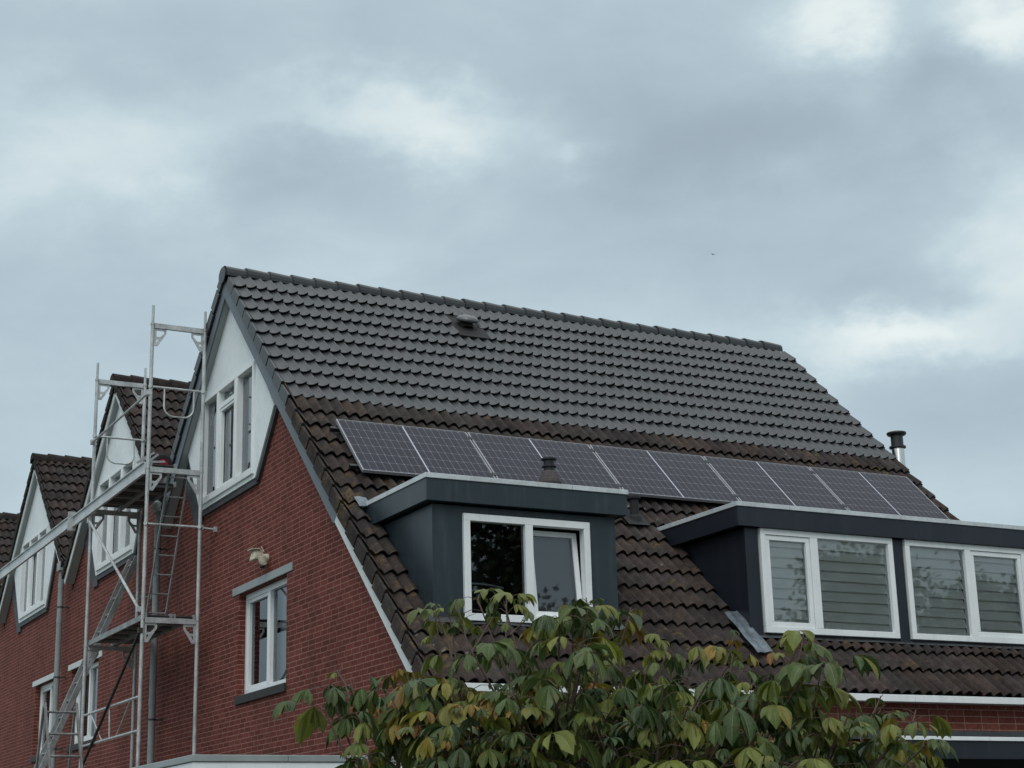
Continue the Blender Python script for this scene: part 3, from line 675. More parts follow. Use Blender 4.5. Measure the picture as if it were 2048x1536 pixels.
# lead patch beside dormer 2, little flashing by dormer 1
def sheet_on_roof(name, pts, m, h=.055, waves=6, parent=H1):
    """a lead sheet dressed over the tiles: pts (x,s) quad TL TR BR BL"""
    b = MB(); n, k = 10, 8; TL, TR, BR, BL_ = pts
    def P(i, j):
        a, c = i/n, j/k
        x = (TL[0]*(1-a)+TR[0]*a)*(1-c)+(BL_[0]*(1-a)+BR[0]*a)*c; s_ = (TL[1]*(1-a)+TR[1]*a)*(1-c)+(BL_[1]*(1-a)+BR[1]*a)*c
        return onF(x, s_, h+.006*sin(x*2*pi/.15)+.006*sin(s_*17+x*9))
    for i in range(n):
        for j in range(k): b.face([P(i, j), P(i, j+1), P(i+1, j+1), P(i+1, j)])
    return b.build(name, m, parent, smooth=True)
sheet_on_roof('lead_apron', [(4.02, 7.66), (4.21, 7.62), (4.28, 8.36), (4.05, 8.40)], 'lead_bright', h=.10)
sheet_on_roof('lead_soaker', [(.13, 5.74), (.27, 5.74), (.27, 5.95), (.13, 5.95)], 'lead_bright', h=.075)
sheet_on_roof('lead_apron', [(.30, 7.86), (2.56, 7.86), (2.58, 8.03), (.28, 8.03)], 'lead', h=.05)
sheet_on_roof('lead_apron', [(4.20, 7.88), (8.62, 7.88), (8.64, 8.04), (4.18, 8.04)], 'lead', h=.05)

# ------------------------------------------------------------------ roof fittings
# ridge-side vent: dark flat tile with hooded outlet
v = thing_part('roof_vent', H1)
b = MB(); p = lambda x, s_, h: onF(x, s_, h)
b.hexa([p(3.13, .34, .0), p(3.63, .34, .0), p(3.63, 1.05, .01), p(3.13, 1.05, .01), p(3.13, .34, .012), p(3.63, .34, .012), p(3.63, 1.05, .042), p(3.13, 1.05, .042)])
b.build('vent_tile', 'rubber', v)
b = MB(); c0 = p(3.37, .70, .02); b.lathe(c0, [(.10, -.02), (.085, .12), (.0, .12)], 16); b.build('vent_pipe', 'rubber', v)
b = MB(); b.lathe(c0+Vector((0, -.03, .085)), [(0, -.02), (.14, -.02), (.165, .0), (.165, .02), (.15, .045), (.11, .07), (.05, .082), (0, .084)], 22, tilt=Matrix.Rotation(R(22), 3, 'X')); b.build('vent_hood', 'vent', v, smooth=False)
# clay flue standing on the first dormer
v = thing_part('clay_flue', H1)
b = MB(); b.lathe((2.30, -4.75, 5.36), [(.17, 0), (.17, .03), (.135, .05), (.13, .36), (.137, .365), (.137, .385), (.122, .39), (.118, .42), (.110, .425), (.105, .455), (.096, .46), (.088, .50), (.07, .515)], 24); b.build('flue_base', 'terra', v, smooth=False)
b = MB(); b.lathe((2.30, -4.75, 5.36), [(.062, .48), (.062, .555), (.084, .56), (.084, .575), (.062, .58), (.062, .64), (.090, .645), (.090, .662), (.05, .664), (.05, .60)], 24); b.build('flue_pipe', 'black', v)
# black flue on the tiles between the dormers
v = thing_part('black_flue', H1); fb = onF(3.80, 5.72, .02)
b = MB(); b.lathe(fb, [(.09, -.05), (.075, .05), (.055, .08), (.055, .27), (.08, .275), (.08, .305), (.07, .315), (.0, .32)], 20); b.build('flue_pipe', 'rubber', v)
b = MB(); b.hexa([p(3.64, 5.48, .03), p(3.94, 5.48, .03), p(3.94, 5.86, .055), p(3.64, 5.86, .055), p(3.64, 5.48, .04), p(3.94, 5.48, .04), p(3.94, 5.86, .065), p(3.64, 5.86, .065)]); b.build('flue_plate', 'rubber', v)
# stainless flue on the far end wall
v = thing_part('chimney_flue', H1); fc = (9.76, -2.10)
b = MB(); b.lathe((*fc, 3.0), [(.095, 0), (.095, 4.40), (.088, 4.42)], 24); b.build('flue_pipe', 'inox', v, smooth=True)
b = MB(); b.lathe((*fc, 3.0), [(.10, 4.40), (.125, 4.41), (.125, 4.435), (.092, 4.44), (.092, 4.60), (.135, 4.61), (.148, 4.63), (.145, 4.648), (.06, 4.67), (0, 4.672)], 24); b.build('flue_cowl', 'cowl', v)
for z in (4.2, 5.6): b = MB(); b.box(XE-.1, 9.68, -2.12, -2.08, z, z+.04); b.build('flue_bracket', 'steel', v)

# ------------------------------------------------------------------ solar panels
PX0, PS0, PL, PH, PHT = .368, 4.098, 1.716, 1.145, .13
plabels = ['leftmost solar panel of the row, nearest the gable edge with its silver end frame bare', 'second solar panel from the gable end, above the left dormer', 'middle solar panel of the five, above the gap between the dormers',
           'fourth solar panel from the gable end, above the left end of the wide dormer', 'last solar panel of the row, by the far roof edge near the steel flue']
for i in range(5):
    x0 = PX0+i*(PL+.026); x1 = x0+PL
    o = thing('solar_panel', onF((x0+x1)/2, PS0+PH/2, PHT), plabels[i], 'solar panel', 'solar panels in a row on the roof')
    q = lambda x, s_, h: onF(x, s_, PHT+h)
    b = MB(); m_ = .008
    b.face([q(x0+m_, PS0+PH-m_, 0), q(x1-m_, PS0+PH-m_, 0), q(x1-m_, PS0+m_, 0), q(x0+m_, PS0+m_, 0)], uv=[(-.12, -.08), (18.12, -.08), (18.12, 6.08), (-.12, 6.08)])
    b.build('cells', 'solar', o)
    b = MB(); w_ = .010
    def bar(xa, xb, s0, s1): b.hexa([q(xa, s1, -.035), q(xb, s1, -.035), q(xb, s0, -.035), q(xa, s0, -.035), q(xa, s1, .003), q(xb, s1, .003), q(xb, s0, .003), q(xa, s0, .003)])
    bar(x0, x1, PS0, PS0+w_*.6); bar(x0, x1, PS0+PH-w_*.6, PS0+PH); bar(x0, x0+w_, PS0+w_*.6, PS0+PH-w_*.6); bar(x1-w_, x1, PS0+w_*.6, PS0+PH-w_*.6)
    b.build('frame', 'frame_alu', o)
    b = MB(); b.hexa([q(x0+.02, PS0+PH-.02, -.033), q(x1-.02, PS0+PH-.02, -.033), q(x1-.02, PS0+.02, -.033), q(x0+.02, PS0+.02, -.033), q(x0+.02, PS0+PH-.02, -.003), q(x1-.02, PS0+PH-.02, -.003), q(x1-.02, PS0+.02, -.003), q(x0+.02, PS0+.02, -.003)])
    b.build('backsheet', 'black', o)
    for s_ in (PS0+.14, PS0+PH-.16):   # rails with roof hooks
        b = MB(); xa = x0-(.10 if i == 0 else 0); b.hexa([q(xa, s_+.02, -.085), q(x1+.018, s_+.02, -.085), q(x1+.018, s_-.02, -.085), q(xa, s_-.02, -.085), q(xa, s_+.02, -.037), q(x1+.018, s_+.02, -.037), q(x1+.018, s_-.02, -.037), q(xa, s_-.02, -.037)])
        for xx in (x0+.15, x0+.9, x1-.2): b.hexa([q(xx, s_+.03, -.15), q(xx+.04, s_+.03, -.15), q(xx+.04, s_-.01, -.15), q(xx, s_-.01, -.15), q(xx, s_+.03, -.086), q(xx+.04, s_+.03, -.086), q(xx+.04, s_-.01, -.086), q(xx, s_-.01, -.086)])
        b.build('mounting_rail', 'black', o)
        if i < 4:
            b = MB(); xa = x1+.003; b.hexa([q(xa-.012, s_+.03, .004), q(xa+.032, s_+.03, .004), q(xa+.032, s_-.03, .004), q(xa-.012, s_-.03, .004), q(xa-.012, s_+.03, .010), q(xa+.032, s_+.03, .010), q(xa+.032, s_-.03, .010), q(xa-.012, s_-.03, .010)]); b.build('clamp', 'black', o)

# ------------------------------------------------------------------ canopy over the front
cn = thing_part('canopy', H1)
b = MB(); b.box(5.0, XE+1, -7.30, -7.27, 2.515, 2.70); b.box(5.0, 5.03, -7.27, -6.31, 2.515, 2.70); b.build('canopy_fascia', 'navy', cn, bevel=.003)
b = MB(); b.box(4.80, XE+1, -7.32, -7.22, 2.704, 2.745); b.build('canopy_trim', 'white', cn, bevel=.003)
b = MB(); b.box(5.03, XE+1, -7.27, -6.31, 2.62, 2.70); b.build('canopy_roof', 'black', cn)
b = MB(); b.box(4.8, XE+1, -6.42, -6.31, 2.78, 2.88); b.build('canopy_flashing', 'lead', cn)
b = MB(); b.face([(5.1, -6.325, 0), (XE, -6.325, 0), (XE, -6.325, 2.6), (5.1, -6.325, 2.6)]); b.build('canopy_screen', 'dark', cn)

# ------------------------------------------------------------------ terrace houses behind
def terrace(ya, label, low=None, right=None, left=None, back=True):
    H = thing('brick_house', (4.7, ya, 0), label, 'house', 'brick terrace houses in one row')
    al = R(41.6); c_, s_ = cos(al), sin(al); za = 9.58; hw = right; s1 = hw/c_; s2 = left/c_
    yr, yl = ya-right, ya+left
    rear(al, ya, za, 'front_roof_tiles', 'tile_row', H, s1, tint_old, front=True, x1=XE); rear(al, ya, za, 'rear_roof_tiles', 'tile_row', H, s2, tint_old)
    for sg, sm in ((-1, s1), (1, s2)):
        sd_, nr = (0, sg*c_, -s_), (0, sg*s_, c_); O = (0, ya, za)
        ed = [.0]; e_ = .34
        while e_ < sm-.1: ed.append(e_); e_ += .3388
        ed.append(sm)
        verge('verge_tiles', 'tile_row', H, O, sd_, nr, ed, .12, -.03, lambda a, c: (.75, .78, .76))
        deck(H, O, sd_, nr, 0, sm, .02, XE-.02)
        bargeboard(H, O, sd_, nr, .0 if sg > 0 else .04, sm+.02, -.115, -.225, .005, 'white_dull')
        soffit(H, O, sd_, nr, .1, sm, -.215, .03, .17, 'grey_soffit')
    ridge('ridge_tiles', 'tile_row', H, ya, za+.01, -.06, XE, lambda a, c: (random.gauss(.85, .08),)*3)
    t = tan(al); wb = za-.20/c_
    holes = [(ya-1.0, ya+1.17, 6.52, 8.0)]
    if low: holes.append(low)
    gable_wall(H, yr, wb-right*t, yl, wb-left*t, ya, wb, holes)
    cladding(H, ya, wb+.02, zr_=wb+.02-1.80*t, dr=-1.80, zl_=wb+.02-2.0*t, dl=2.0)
    top_window(H, ya)
    if low: low_window(H, low[0], low[1], 3.72, 5.03, (low[0]-.22, low[1]+.22), 3.61)
    b = MB(); b.face([(XE-.1, yr, 0), (XE-.1, yl, 0), (XE-.1, yl, wb-left*t), (XE-.1, ya, wb), (XE-.1, yr, wb-right*t)]); b.build('end_wall', 'brick', H)
    return H
terrace(6.02, 'red brick terrace house directly behind the scaffold tower, its gable next to the end house', low=(7.10, 8.98, 3.70, 5.03), right=6.02-VAL, left=3.20)
terrace(12.15, 'red brick terrace house with white gable left of the scaffold, third from the end house', low=(10.1, 11.85, 3.70, 5.03), right=2.93, left=3.1)
terrace(18.25, 'farthest red brick terrace house, only its dark tiled roof showing at the left picture edge', right=3.0, left=3.1)

# downpipes in the valleys
def downpipe(y, ztop, label, x=.02, r_=.05):
    o = thing('downpipe', (x, y, 0), label, 'downpipe', 'grey downpipes between the gables')
    b = MB(); z = 0; zz = []
    z = .0
    while z < ztop-.35:
        z2 = min(z+2.0, ztop-.35); b.lathe((x, y, 0), [(r_, z), (r_, z2-.10), (r_*1.09, z2-.095), (r_*1.09, z2-.003), (r_, z2)], 18); z = z2
    b.tube([(x, y, ztop-.35), (x, y-.01, ztop-.2), (x+.05, y-.02, ztop-.08)], r_, 14)
    b.build('pipe', 'pipe', o, smooth=False)
    b = MB(); b.box(x-.07, x+.15, y-.13, y+.11, ztop-.13, ztop+.03); b.build('hopper', 'pipe', o, bevel=.01)
    b = MB()
    z = 1.2
    while z < ztop-.3: b.lathe((x, y, z), [(r_*1.12, -.012), (r_*1.18, -.012), (r_*1.18, .012), (r_*1.12, .012)], 16); b.box(x, WX, y-.012, y+.012, z-.012, z+.012); z += 1.25
    b.build('bracket', 'lead', o)
downpipe(3.22, 6.87, 'grey plastic downpipe behind the scaffold tower, between the end house and its neighbour')
downpipe(9.42, 6.98, 'grey plastic downpipe left of the scaffold tower, under the valley of the second gable')

# ------------------------------------------------------------------ garage / extension
G = thing('garage', (-1, -4, 0), 'low flat-roofed garage with white walls and grey roof trim against the gable wall', 'garage')
gx, gy = -2.187, -6.0
b = MB(); b.box(gx+.05, .16, gy+.05, 2.2, 0, 2.50); b.build('wall', 'white_dull', G)
b = MB(); b.box(gx, .17, gy, gy+.05, 2.22, 2.535); b.box(gx, gx+.05, gy+.05, 2.2, 2.22, 2.535); b.build('fascia', 'white', G, bevel=.004)
b = MB()
for a, c in ((gx-.015, -1.28), (-1.276, .175)): b.box(a, c, gy-.015, gy+.06, 2.54, 2.602)
for a, c in ((gy+.062, -3.0), (-2.996, 0), (.004, 2.2)): b.box(gx-.015, gx+.06, a, c, 2.54, 2.602)
b.build('roof_trim', 'pipe', G, bevel=.006)
b = MB(); b.box(gx+.06, .17, gy+.06, 2.2, 2.50, 2.535); b.build('roof', 'lead', G)

# wall lamp
W = thing('wall_lamp', (WX, -1.25, 5.33), 'beige security lamp with sensor fixed to the brick wall above the lintel', 'wall lamp')
b = MB(); b.lathe((WX, -1.22, 5.33), [(0, -.07), (.055, -.07), (.06, 0), (.055, .0)], 18, tilt=Matrix.Rotation(R(90), 3, 'Y')); b.build('base', 'beige', W)
b = MB(); b.hexa([(WX-.20, -1.235, 5.30), (WX-.20, -1.075, 5.30), (WX-.06, -1.075, 5.33), (WX-.06, -1.235, 5.33), (WX-.17, -1.225, 5.43), (WX-.17, -1.085, 5.43), (WX-.05, -1.085, 5.44), (WX-.05, -1.225, 5.44)]); b.build('lamp_head', 'beige', W, bevel=.02)
b = MB(); b.box(WX-.215, WX-.10, -1.25, -1.06, 5.435, 5.448); b.build('visor', 'beige', W, bevel=.004)
b = MB(); b.lathe((WX-.09, -1.31, 5.27), [(0, .07), (.05, .06), (.052, 0), (.044, -.045), (0, -.05)], 16, tilt=Matrix.Rotation(R(-20), 3, 'Y')); b.build('sensor', 'beige', W, smooth=False)
b = MB(); b.lathe((WX-.10, -1.31, 5.215), [(0, .02), (.036, .015), (.03, -.02), (0, -.03)], 14); b.build('sensor_lens', 'black', W, smooth=True)
b = MB(); b.tube([(WX-.02, -1.15, 5.42), (WX-.04, -1.10, 5.50), (WX-.01, -1.04, 5.47)], .004, 6); b.build('cable', 'beige', W)

# ------------------------------------------------------------------ scaffold
S = thing('scaffold_tower', (-.4, 2.4, 0), 'galvanised steel scaffold tower with two platforms standing against the brick gable wall', 'scaffold')
XO, XI, Y1, Y2 = -.80, -.05, .90, 3.97; LV = (2.72, 4.77, 6.82, 8.87); PR = .026
def scaff_frame(y, rails):
    for x in (XO, XI):
        b = MB(); z = 0 if x == XO or y > 2 else 2.6
        for zz in (2.78, 4.83, 6.88):
            b.tube([(x, y, z), (x, y, zz-.01)], PR, 12); z = zz
        b.tube([(x, y, z), (x, y, 8.95)], PR, 12); b.tube([(x, y, 8.94), (x, y, 9.20)], .019, 12)
        for zz in (2.78, 4.83, 6.88, 8.93): b.tube([(x, y, zz-.02), (x, y, zz+.005)], PR*1.22, 12)
        b.build('post', 'steel', S, smooth=False)
    for zz in LV:
        b = MB(); b.box(XO+PR, XI-PR, y-.022, y+.022, zz-.002, zz+.068)
        b.build('transom', 'steel', S)
        for x, sg in ((XO+PR, 1), (XI-PR, -1)):   # perforated gusset plates
            b = MB(); OP = [(0, -.004), (.17, -.004), (.17, -.07), (.05, -.26), (0, -.26)]; IP = [(.03, -.034), (.138, -.034), (.138, -.066), (.082, -.125), (.03, -.125)]
            JP = [(.03, -.16), (.062, -.16), (.035, -.222), (.03, -.222)]
            V3 = lambda q: (x+sg*q[0], y-.005, zz+q[1])
            for k in range(2): b.prism([V3(OP[k]), V3(OP[(k+1) % 5]), V3(IP[(k+1) % 5]), V3(IP[k])][::sg], (0, .01, 0))
            b.prism([V3(q) for q in ((0, -.004), (.03, -.034), (.03, -.26), (0, -.26))][::sg], (0, .01, 0))
            b.prism([V3(q) for q in ((.03, -.125), (.082, -.125), (.108, -.168), (.062, -.16), (.03, -.16))][::sg], (0, .01, 0))
            b.prism([V3(q) for q in ((.138, -.066), (.17, -.07), (.108, -.168), (.082, -.125))][::sg], (0, .01, 0))
            b.prism([V3(q) for q in ((.062, -.16), (.108, -.168), (.05, -.26), (.03, -.222))][::sg], (0, .01, 0))
            b.prism([V3(q) for q in ((.03, -.222), (.05, -.26), (.03, -.26))][::sg], (0, .01, 0))
            b.build('gusset', 'steel', S)
    for zz, uu in rails:
        b = MB(); b.tube([(XO, y, zz), (XI+.02, y, zz)], .017, 10)
        for x in (XO, XI): b.tube([(x-.02, y-.035, zz), (x+.03, y+.035, zz)], .028, 8)
        b.build('guard_rail', 'steel', S, smooth=False)
        if uu:
            b = MB(); xc = (XO+XI)/2+.03; hw, dp, rr = .21, .40, .14; pts = [(xc-hw, y, zz)]
            pts.append((xc-hw, y, zz-dp+rr))
            for k in range(1, 7): t = pi/2*k/6; pts.append((xc-hw+rr-rr*cos(t), y, zz-dp+rr-rr*sin(t)))
            for k in range(0, 7): t = pi/2*k/6; pts.append((xc+hw-rr+rr*sin(t), y, zz-dp+rr-rr*cos(t)))
            pts.append((xc+hw, y, zz)); b.tube(pts, .013, 8); b.build('hanging_loop', 'steel', S)
scaff_frame(Y1, [(8.02, True), (6.10, False)]); scaff_frame(Y2, [(8.03, True)])
# braces and rails on the outer face
def bar(a, c, r_, m='steel', name='brace'):
    b = MB(); b.tube([a, c], r_, 10)
    for p_ in (a, c): q_ = Vector(p_); b.box(q_.x-.03, q_.x+.03, q_.y-.03, q_.y+.03, q_.z-.035, q_.z+.035)
    return b.build(name, m, S)
bar((XO-.03, Y1, 7.93), (XO-.03, Y2, 7.93), .018, name='side_rail')
bar((XO-.04, Y2-.05, 6.70), (XO-.04, Y1+.06, 4.95), .020)
bar((XO-.03, Y1, 4.66), (XO-.03, Y2, 2.95), .020, 'rust')
bar((XI+.02, Y1+.03, 6.10), (WX-.01, Y1-.02, 6.08), .012, name='wall_tie')
bar((XI+.02, Y2+.03, 5.60), (WX-.01, Y2-.02, 5.60), .012, name='wall_tie')
b = MB()     # lattice guard
za, zb_ = 3.80, 3.36
b.tube([(XO, Y1, za), (XO, Y2-.1, za)], .018, 10); b.tube([(XO, Y1, zb_), (XO, Y2-.1, zb_)], .018, 10)
for y0_, y1_ in ((Y1+.45, Y1+1.15), (Y1+1.55, Y1+1.5), (Y1+2.6, Y1+1.9)): b.tube([(XO, y0_, za), (XO, y1_, zb_)], .011, 8)
b.build('lattice_guard', 'steel', S)
def platform(z, ya, yb, x0, x1, name='platform'):
    b = MB(); b.box(x0+.03, x1-.03, ya, yb, z-.012, z+.006); b.build('platform_deck', 'ply', S)
    b = MB(); b.box(x0, x0+.028, ya-.05, yb+.05, z-.055, z+.02); b.box(x1-.028, x1, ya-.05, yb+.05, z-.055, z+.02)
    y = ya+.05
    while y < yb: b.box(x0+.03, x1-.03, y, y+.04, z-.05, z-.014); y += .5
    b.build('platform_side', 'alu', S)
platform(6.94, Y1+.05, Y2-.05, XO+.03, XO+.40); platform(6.94, Y1+1.15, Y2-.05, XO+.42, XI-.03)
platform(4.88, Y1+.05, Y2-.05, XO+.03, XO+.40); platform(4.88, Y1+.05, Y2-.05, XO+.42, XI-.03)
# long aluminium side beam reaching left past the tower
def chan(y0_, y1_, z, h, x, name='side_beam'):
    b = MB(); t = .012; b.box(x-.02, x, y0_, y1_, z, z+h); b.box(x-.045, x-.021, y0_, y1_, z+h-t, z+h+.004); b.box(x-.045, x-.021, y0_, y1_, z-.004, z+t)
    b.build(name, 'alu_light', S, bevel=.002)
chan(Y1+.0, 5.35, 6.78, .17, XO-.03); chan(4.9, 11.8, 6.775, .18, XO-.078)
b = MB(); b.box(XO-.135, XO-.02, 4.88, 4.92, 6.72, 7.02); b.build('beam_clamp', 'steel', S)

# ------------------------------------------------------------------ ladders
def ladder(name, label, base, top, side, width, rail, n, m, rungr=.014, extra=None, hook=False, parent=None):
    """base/top centre points; side = unit vector across; rail=(thick across, depth)"""
    base, top, side = Vector(base), Vector(top), Vector(side); o = parent or thing(name, base, label, 'ladder')
    d = (top-base); nrm = d.normalized().cross(side)
    for sg in (-1, 1):
        b = MB(); off = side*sg*width/2
        b.beam(base+off, top+off, rail[1], rail[0], up=side); b.build('rail', m, o, bevel=.003)
    for i in range(n):
        b = MB(); c = base+d*((i+.6)/n); b.tube([c-side*(width/2+.012), c+side*(width/2+.012)], rungr, 8); b.build('rung', m, o)
    return o
tp = Vector((.06, 4.654, 6.30)); bt = Vector((-2.50, 4.654, 0.0)); dd = tp-bt
l1 = ladder('long_ladder', 'long grey aluminium ladder leaning behind the scaffold up to the neighbour gable window', bt, tp, (0, 1, 0), .40, (.03, .085), 24, 'alu', rungr=.017)
ladder('access_ladder', 'slim metal ladder inside the scaffold tower between its two platforms', (-.335, 1.98, 4.90), (-.335, 1.0, 6.90), (1, 0, 0), .275, (.022, .035), 8, 'alu', rungr=.011)
l3 = ladder('step_ladder', 'weathered aluminium step ladder standing free at the foot of the scaffold', (-1.66, -.35, 0), (-1.80, 1.02, 3.70), (1, 0, 0), .40, (.026, .06), 13, 'alu_old', rungr=.016)
for sg in (-1, 1):
    b = MB(); b.beam((-1.80+sg*.20, 1.08, 3.66), (-1.70+sg*.24, 2.6, 0), .05, .026, up=(1, 0, 0)); b.build('back_leg', 'alu_old', l3)

# hoist trolley on the upper platform
T = thing('hoist_trolley', (-.42, 1.7, 6.95), 'small aluminium trolley with black tyre and red hub lying on the upper scaffold platform', 'trolley')
ty = Matrix.Rotation(R(90), 3, 'X'); wc = Vector((-.40, 1.60, 7.12))
b = MB(); b.lathe(wc, [(.06, -.035), (.11, -.04), (.135, -.02), (.135, .02), (.11, .04), (.06, .035)], 28, tilt=ty); b.build('tyre', 'rubber', T, smooth=True)
b = MB(); b.lathe(wc, [(0, .03), (.02, .035), (.055, .025), (.065, .038), (.065, -.038), (.055, -.025), (0, -.03)], 24, tilt=ty); b.build('hub', 'red', T, smooth=False)
b = MB()
for yy in (1.50, 1.70):
    b.beam((-.72, yy, 7.02), (-.50, yy, 7.22), .025, .03); b.beam((-.74, yy, 7.12), (-.55, yy, 7.24), .02, .03); b.beam((-.62, yy, 6.97), (-.62, yy, 7.18), .02, .03, up=(1, 0, 0))
b.beam((-.62, 1.50, 7.17), (-.62, 1.70, 7.17), .03, .03); b.beam((-.62, 1.5, 7.1), (-.40, 1.5, 7.12), .02, .03); b.tube([wc-Vector((0, .1, 0)), wc+Vector((0, .1, 0))], .012, 8)
b.build('frame', 'frame_alu', T)

# ------------------------------------------------------------------ bird
B = MB(); c = Vector((29.25, 30, 24.18))
K_ = .19
B.lathe(c, [(0, -.22*K_), (.05*K_, -.15*K_), (.085*K_, 0), (.05*K_, .12*K_), (0, .2*K_)], 8, tilt=Matrix.Rotation(R(80), 3, 'X'))
for sg in (-1, 1):
    B.prism([c+Vector(q)*K_ for q in ((0, -.07, .02), (sg*.22, -.05, .10), (sg*.5, .05, .06), (sg*.22, .08, .08), (0, .08, .02))], (0, 0, .012))
tag(B.build('bird', 'bird'), 'tiny dark bird gliding in the cloudy sky above the roof', 'bird')

# ------------------------------------------------------------------ foreground tree
rnd = random.Random(11)
def leaf_mat():
    m = bpy.data.materials.new('leaf'); m.use_nodes = True; t = m.node_tree; b = t.nodes['Principled BSDF']; K = t.links
    a = node('ShaderNodeAttribute', t, attribute_name='tint'); uv = node('ShaderNodeUVMap', t); s = node('ShaderNodeSeparateXYZ', t); K.new(uv.outputs[0], s.inputs[0])
    def mt(op, *v, **k_):
        n = node('ShaderNodeMath', t, operation=op, **k_)
        for i, x in enumerate(v):
            if isinstance(x, (int, float)): n.inputs[i].default_value = x
            else: K.new(x, n.inputs[i])
        return n.outputs[0]
    au = mt('ABSOLUTE', s.outputs[0])
    rib = mt('LESS_THAN', au, .045)
    vein = mt('LESS_THAN', mt('ABSOLUTE', mt('SUBTRACT', mt('FRACT', mt('MULTIPLY', mt('SUBTRACT', s.outputs[1], mt('MULTIPLY', au, .22)), 9)), .5)), .07)
    g_ = node('ShaderNodeNewGeometry', t); n = node('ShaderNodeTexNoise', t); n.inputs['Scale'].default_value = 14; n.inputs['Detail'].default_value = 4; K.new(g_.outputs['Position'], n.inputs[0])
    edge = mt('MULTIPLY', mt('MULTIPLY', au, au), mt('MULTIPLY', mt('MAXIMUM', mt('SUBTRACT', n.outputs[0], .55), 0), 7), use_clamp=True)
    mx = node('ShaderNodeMix', t, data_type='RGBA'); K.new(edge, mx.inputs[0]); K.new(a.outputs[0], mx.inputs[6]); mx.inputs[7].default_value = (.16, .10, .018, 1)
    mx2 = node('ShaderNodeMix', t, data_type='RGBA'); K.new(mt('MAXIMUM', mt('MULTIPLY', rib, .75), mt('MULTIPLY', vein, .22)), mx2.inputs[0]); K.new(mx.outputs[2], mx2.inputs[6]); mx2.inputs[7].default_value = (.20, .23, .12, 1)
    sc_ = mt('ADD', .72, mt('MULTIPLY', n.outputs[0], .55)); vs = node('ShaderNodeVectorMath', t, operation='SCALE'); K.new(mx2.outputs[2], vs.inputs[0]); K.new(sc_, vs.inputs['Scale'])
    K.new(vs.outputs[0], b.inputs['Base Color']); b.inputs['Roughness'].default_value = .45; b.inputs['Specular IOR Level'].default_value = .34
    bp = node('ShaderNodeBump', t); bp.inputs['Strength'].default_value = .35; bp.inputs['Distance'].default_value = .004; K.new(mt('ADD', vein, mt('MULTIPLY', rib, 1.5)), bp.inputs['Height']); bp.invert = True; K.new(bp.outputs[0], b.inputs['Normal'])
    o = [x for x in t.nodes if x.type == 'OUTPUT_MATERIAL'][0]; tl = node('ShaderNodeBsdfTranslucent', t); K.new(vs.outputs[0], tl.inputs[0]); ms = node('ShaderNodeMixShader', t); ms.inputs[0].default_value = .22
    K.new(b.outputs[0], ms.inputs[1]); K.new(tl.outputs[0], ms.inputs[2]); K.new(ms.outputs[0], o.inputs[0])
    return m
MT['leaf'] = leaf_mat()
LF = MB(); LF.usec = True; TWG = MB(); VUP = Vector((0, 0, 1))
GREENS = [(.036, .068, .018), (.052, .086, .018), (.085, .116, .018), (.120, .142, .018), (.066, .096, .022), (.135, .152, .026), (.038, .066, .022)]
YELL = [(.17, .15, .018), (.24, .14, .015), (.14, .135, .02), (.19, .09, .02), (.15, .14, .02)]
def leaflet(base, d, nrm, ln, wd, col, droop):
    """obovate leaflet curving down; d outward direction, nrm its face normal"""
    d = d.normalized(); side = d.cross(nrm).normalized(); n = 7; prev = None; p = base.copy(); dirv = d.copy(); step = ln/n
    prof = [.05, .24, .52, .82, 1.0, .93, .52, .03]; fold = rnd.uniform(.2, .5); curl = rnd.uniform(-.16, .22)
    rows = []
    for i in range(n+1):
        w = wd*prof[i]; nn = side.cross(dirv).normalized()*-1
        if nn.dot(nrm) < 0: nn = -nn
        wob = 1+.10*sin(i*2.3+ln*60)
        rows.append((p-side*w*.5*wob+nn*w*(fold*.5+curl), p-side*w*.27*wob+nn*w*fold*.30, p.copy(), p+side*w*.27*wob+nn*w*fold*.30, p+side*w*.5*wob+nn*w*(fold*.5+curl*.6), i/n))
        p = p+dirv*step; dirv = (dirv+Vector((0, 0, -droop/n))).normalized()
    us = (-1, -.54, 0, .54, 1)
    for a, b_ in zip(rows, rows[1:]):
        for k in range(4):
            LF.face([a[k], a[k+1], b_[k+1], b_[k]], col, uv=[(us[k], a[5]), (us[k+1], a[5]), (us[k+1], b_[5]), (us[k], b_[5])])
def palm(pos, out, size, yellow=.08, dens=None):
    """a palmate leaf: leaflets spread round the petiole end, hanging"""
    n = rnd.choice((4, 5, 5, 6, 7)); out = Vector((out.x, out.y, 0)); out = (out.normalized() if out.length > .01 else Vector((1, 0, 0)))
    side = out.cross(VUP); base_col = rnd.choice(GREENS); yel = rnd.random() < yellow
    tiltd = rnd.uniform(-1.0, .1); rollv = side*rnd.gauss(0, .45)+out*rnd.gauss(0, .25)
    for i in range(n):
        t = -1.35+2.7*i/(n-1)+rnd.uniform(-.16, .16)
        d = out*cos(t)+side*sin(t)+Vector((0, 0, tiltd)); ln = size*(1-.34*abs(t)/1.35)*rnd.uniform(.74, 1.12)
        c = base_col if not yel else rnd.choice(YELL)
        if not yel and rnd.random() < .012: c = rnd.choice(YELL)
        k = rnd.uniform(.8, 1.25); c = tuple(min(1, v*k) for v in c)
        nr = (VUP+out*.35+side*sin(t)*.3+rollv).normalized()
        leaflet(pos, d, nr, ln, ln*rnd.uniform(.33, .44), c, rnd.uniform(.7, 3.0))
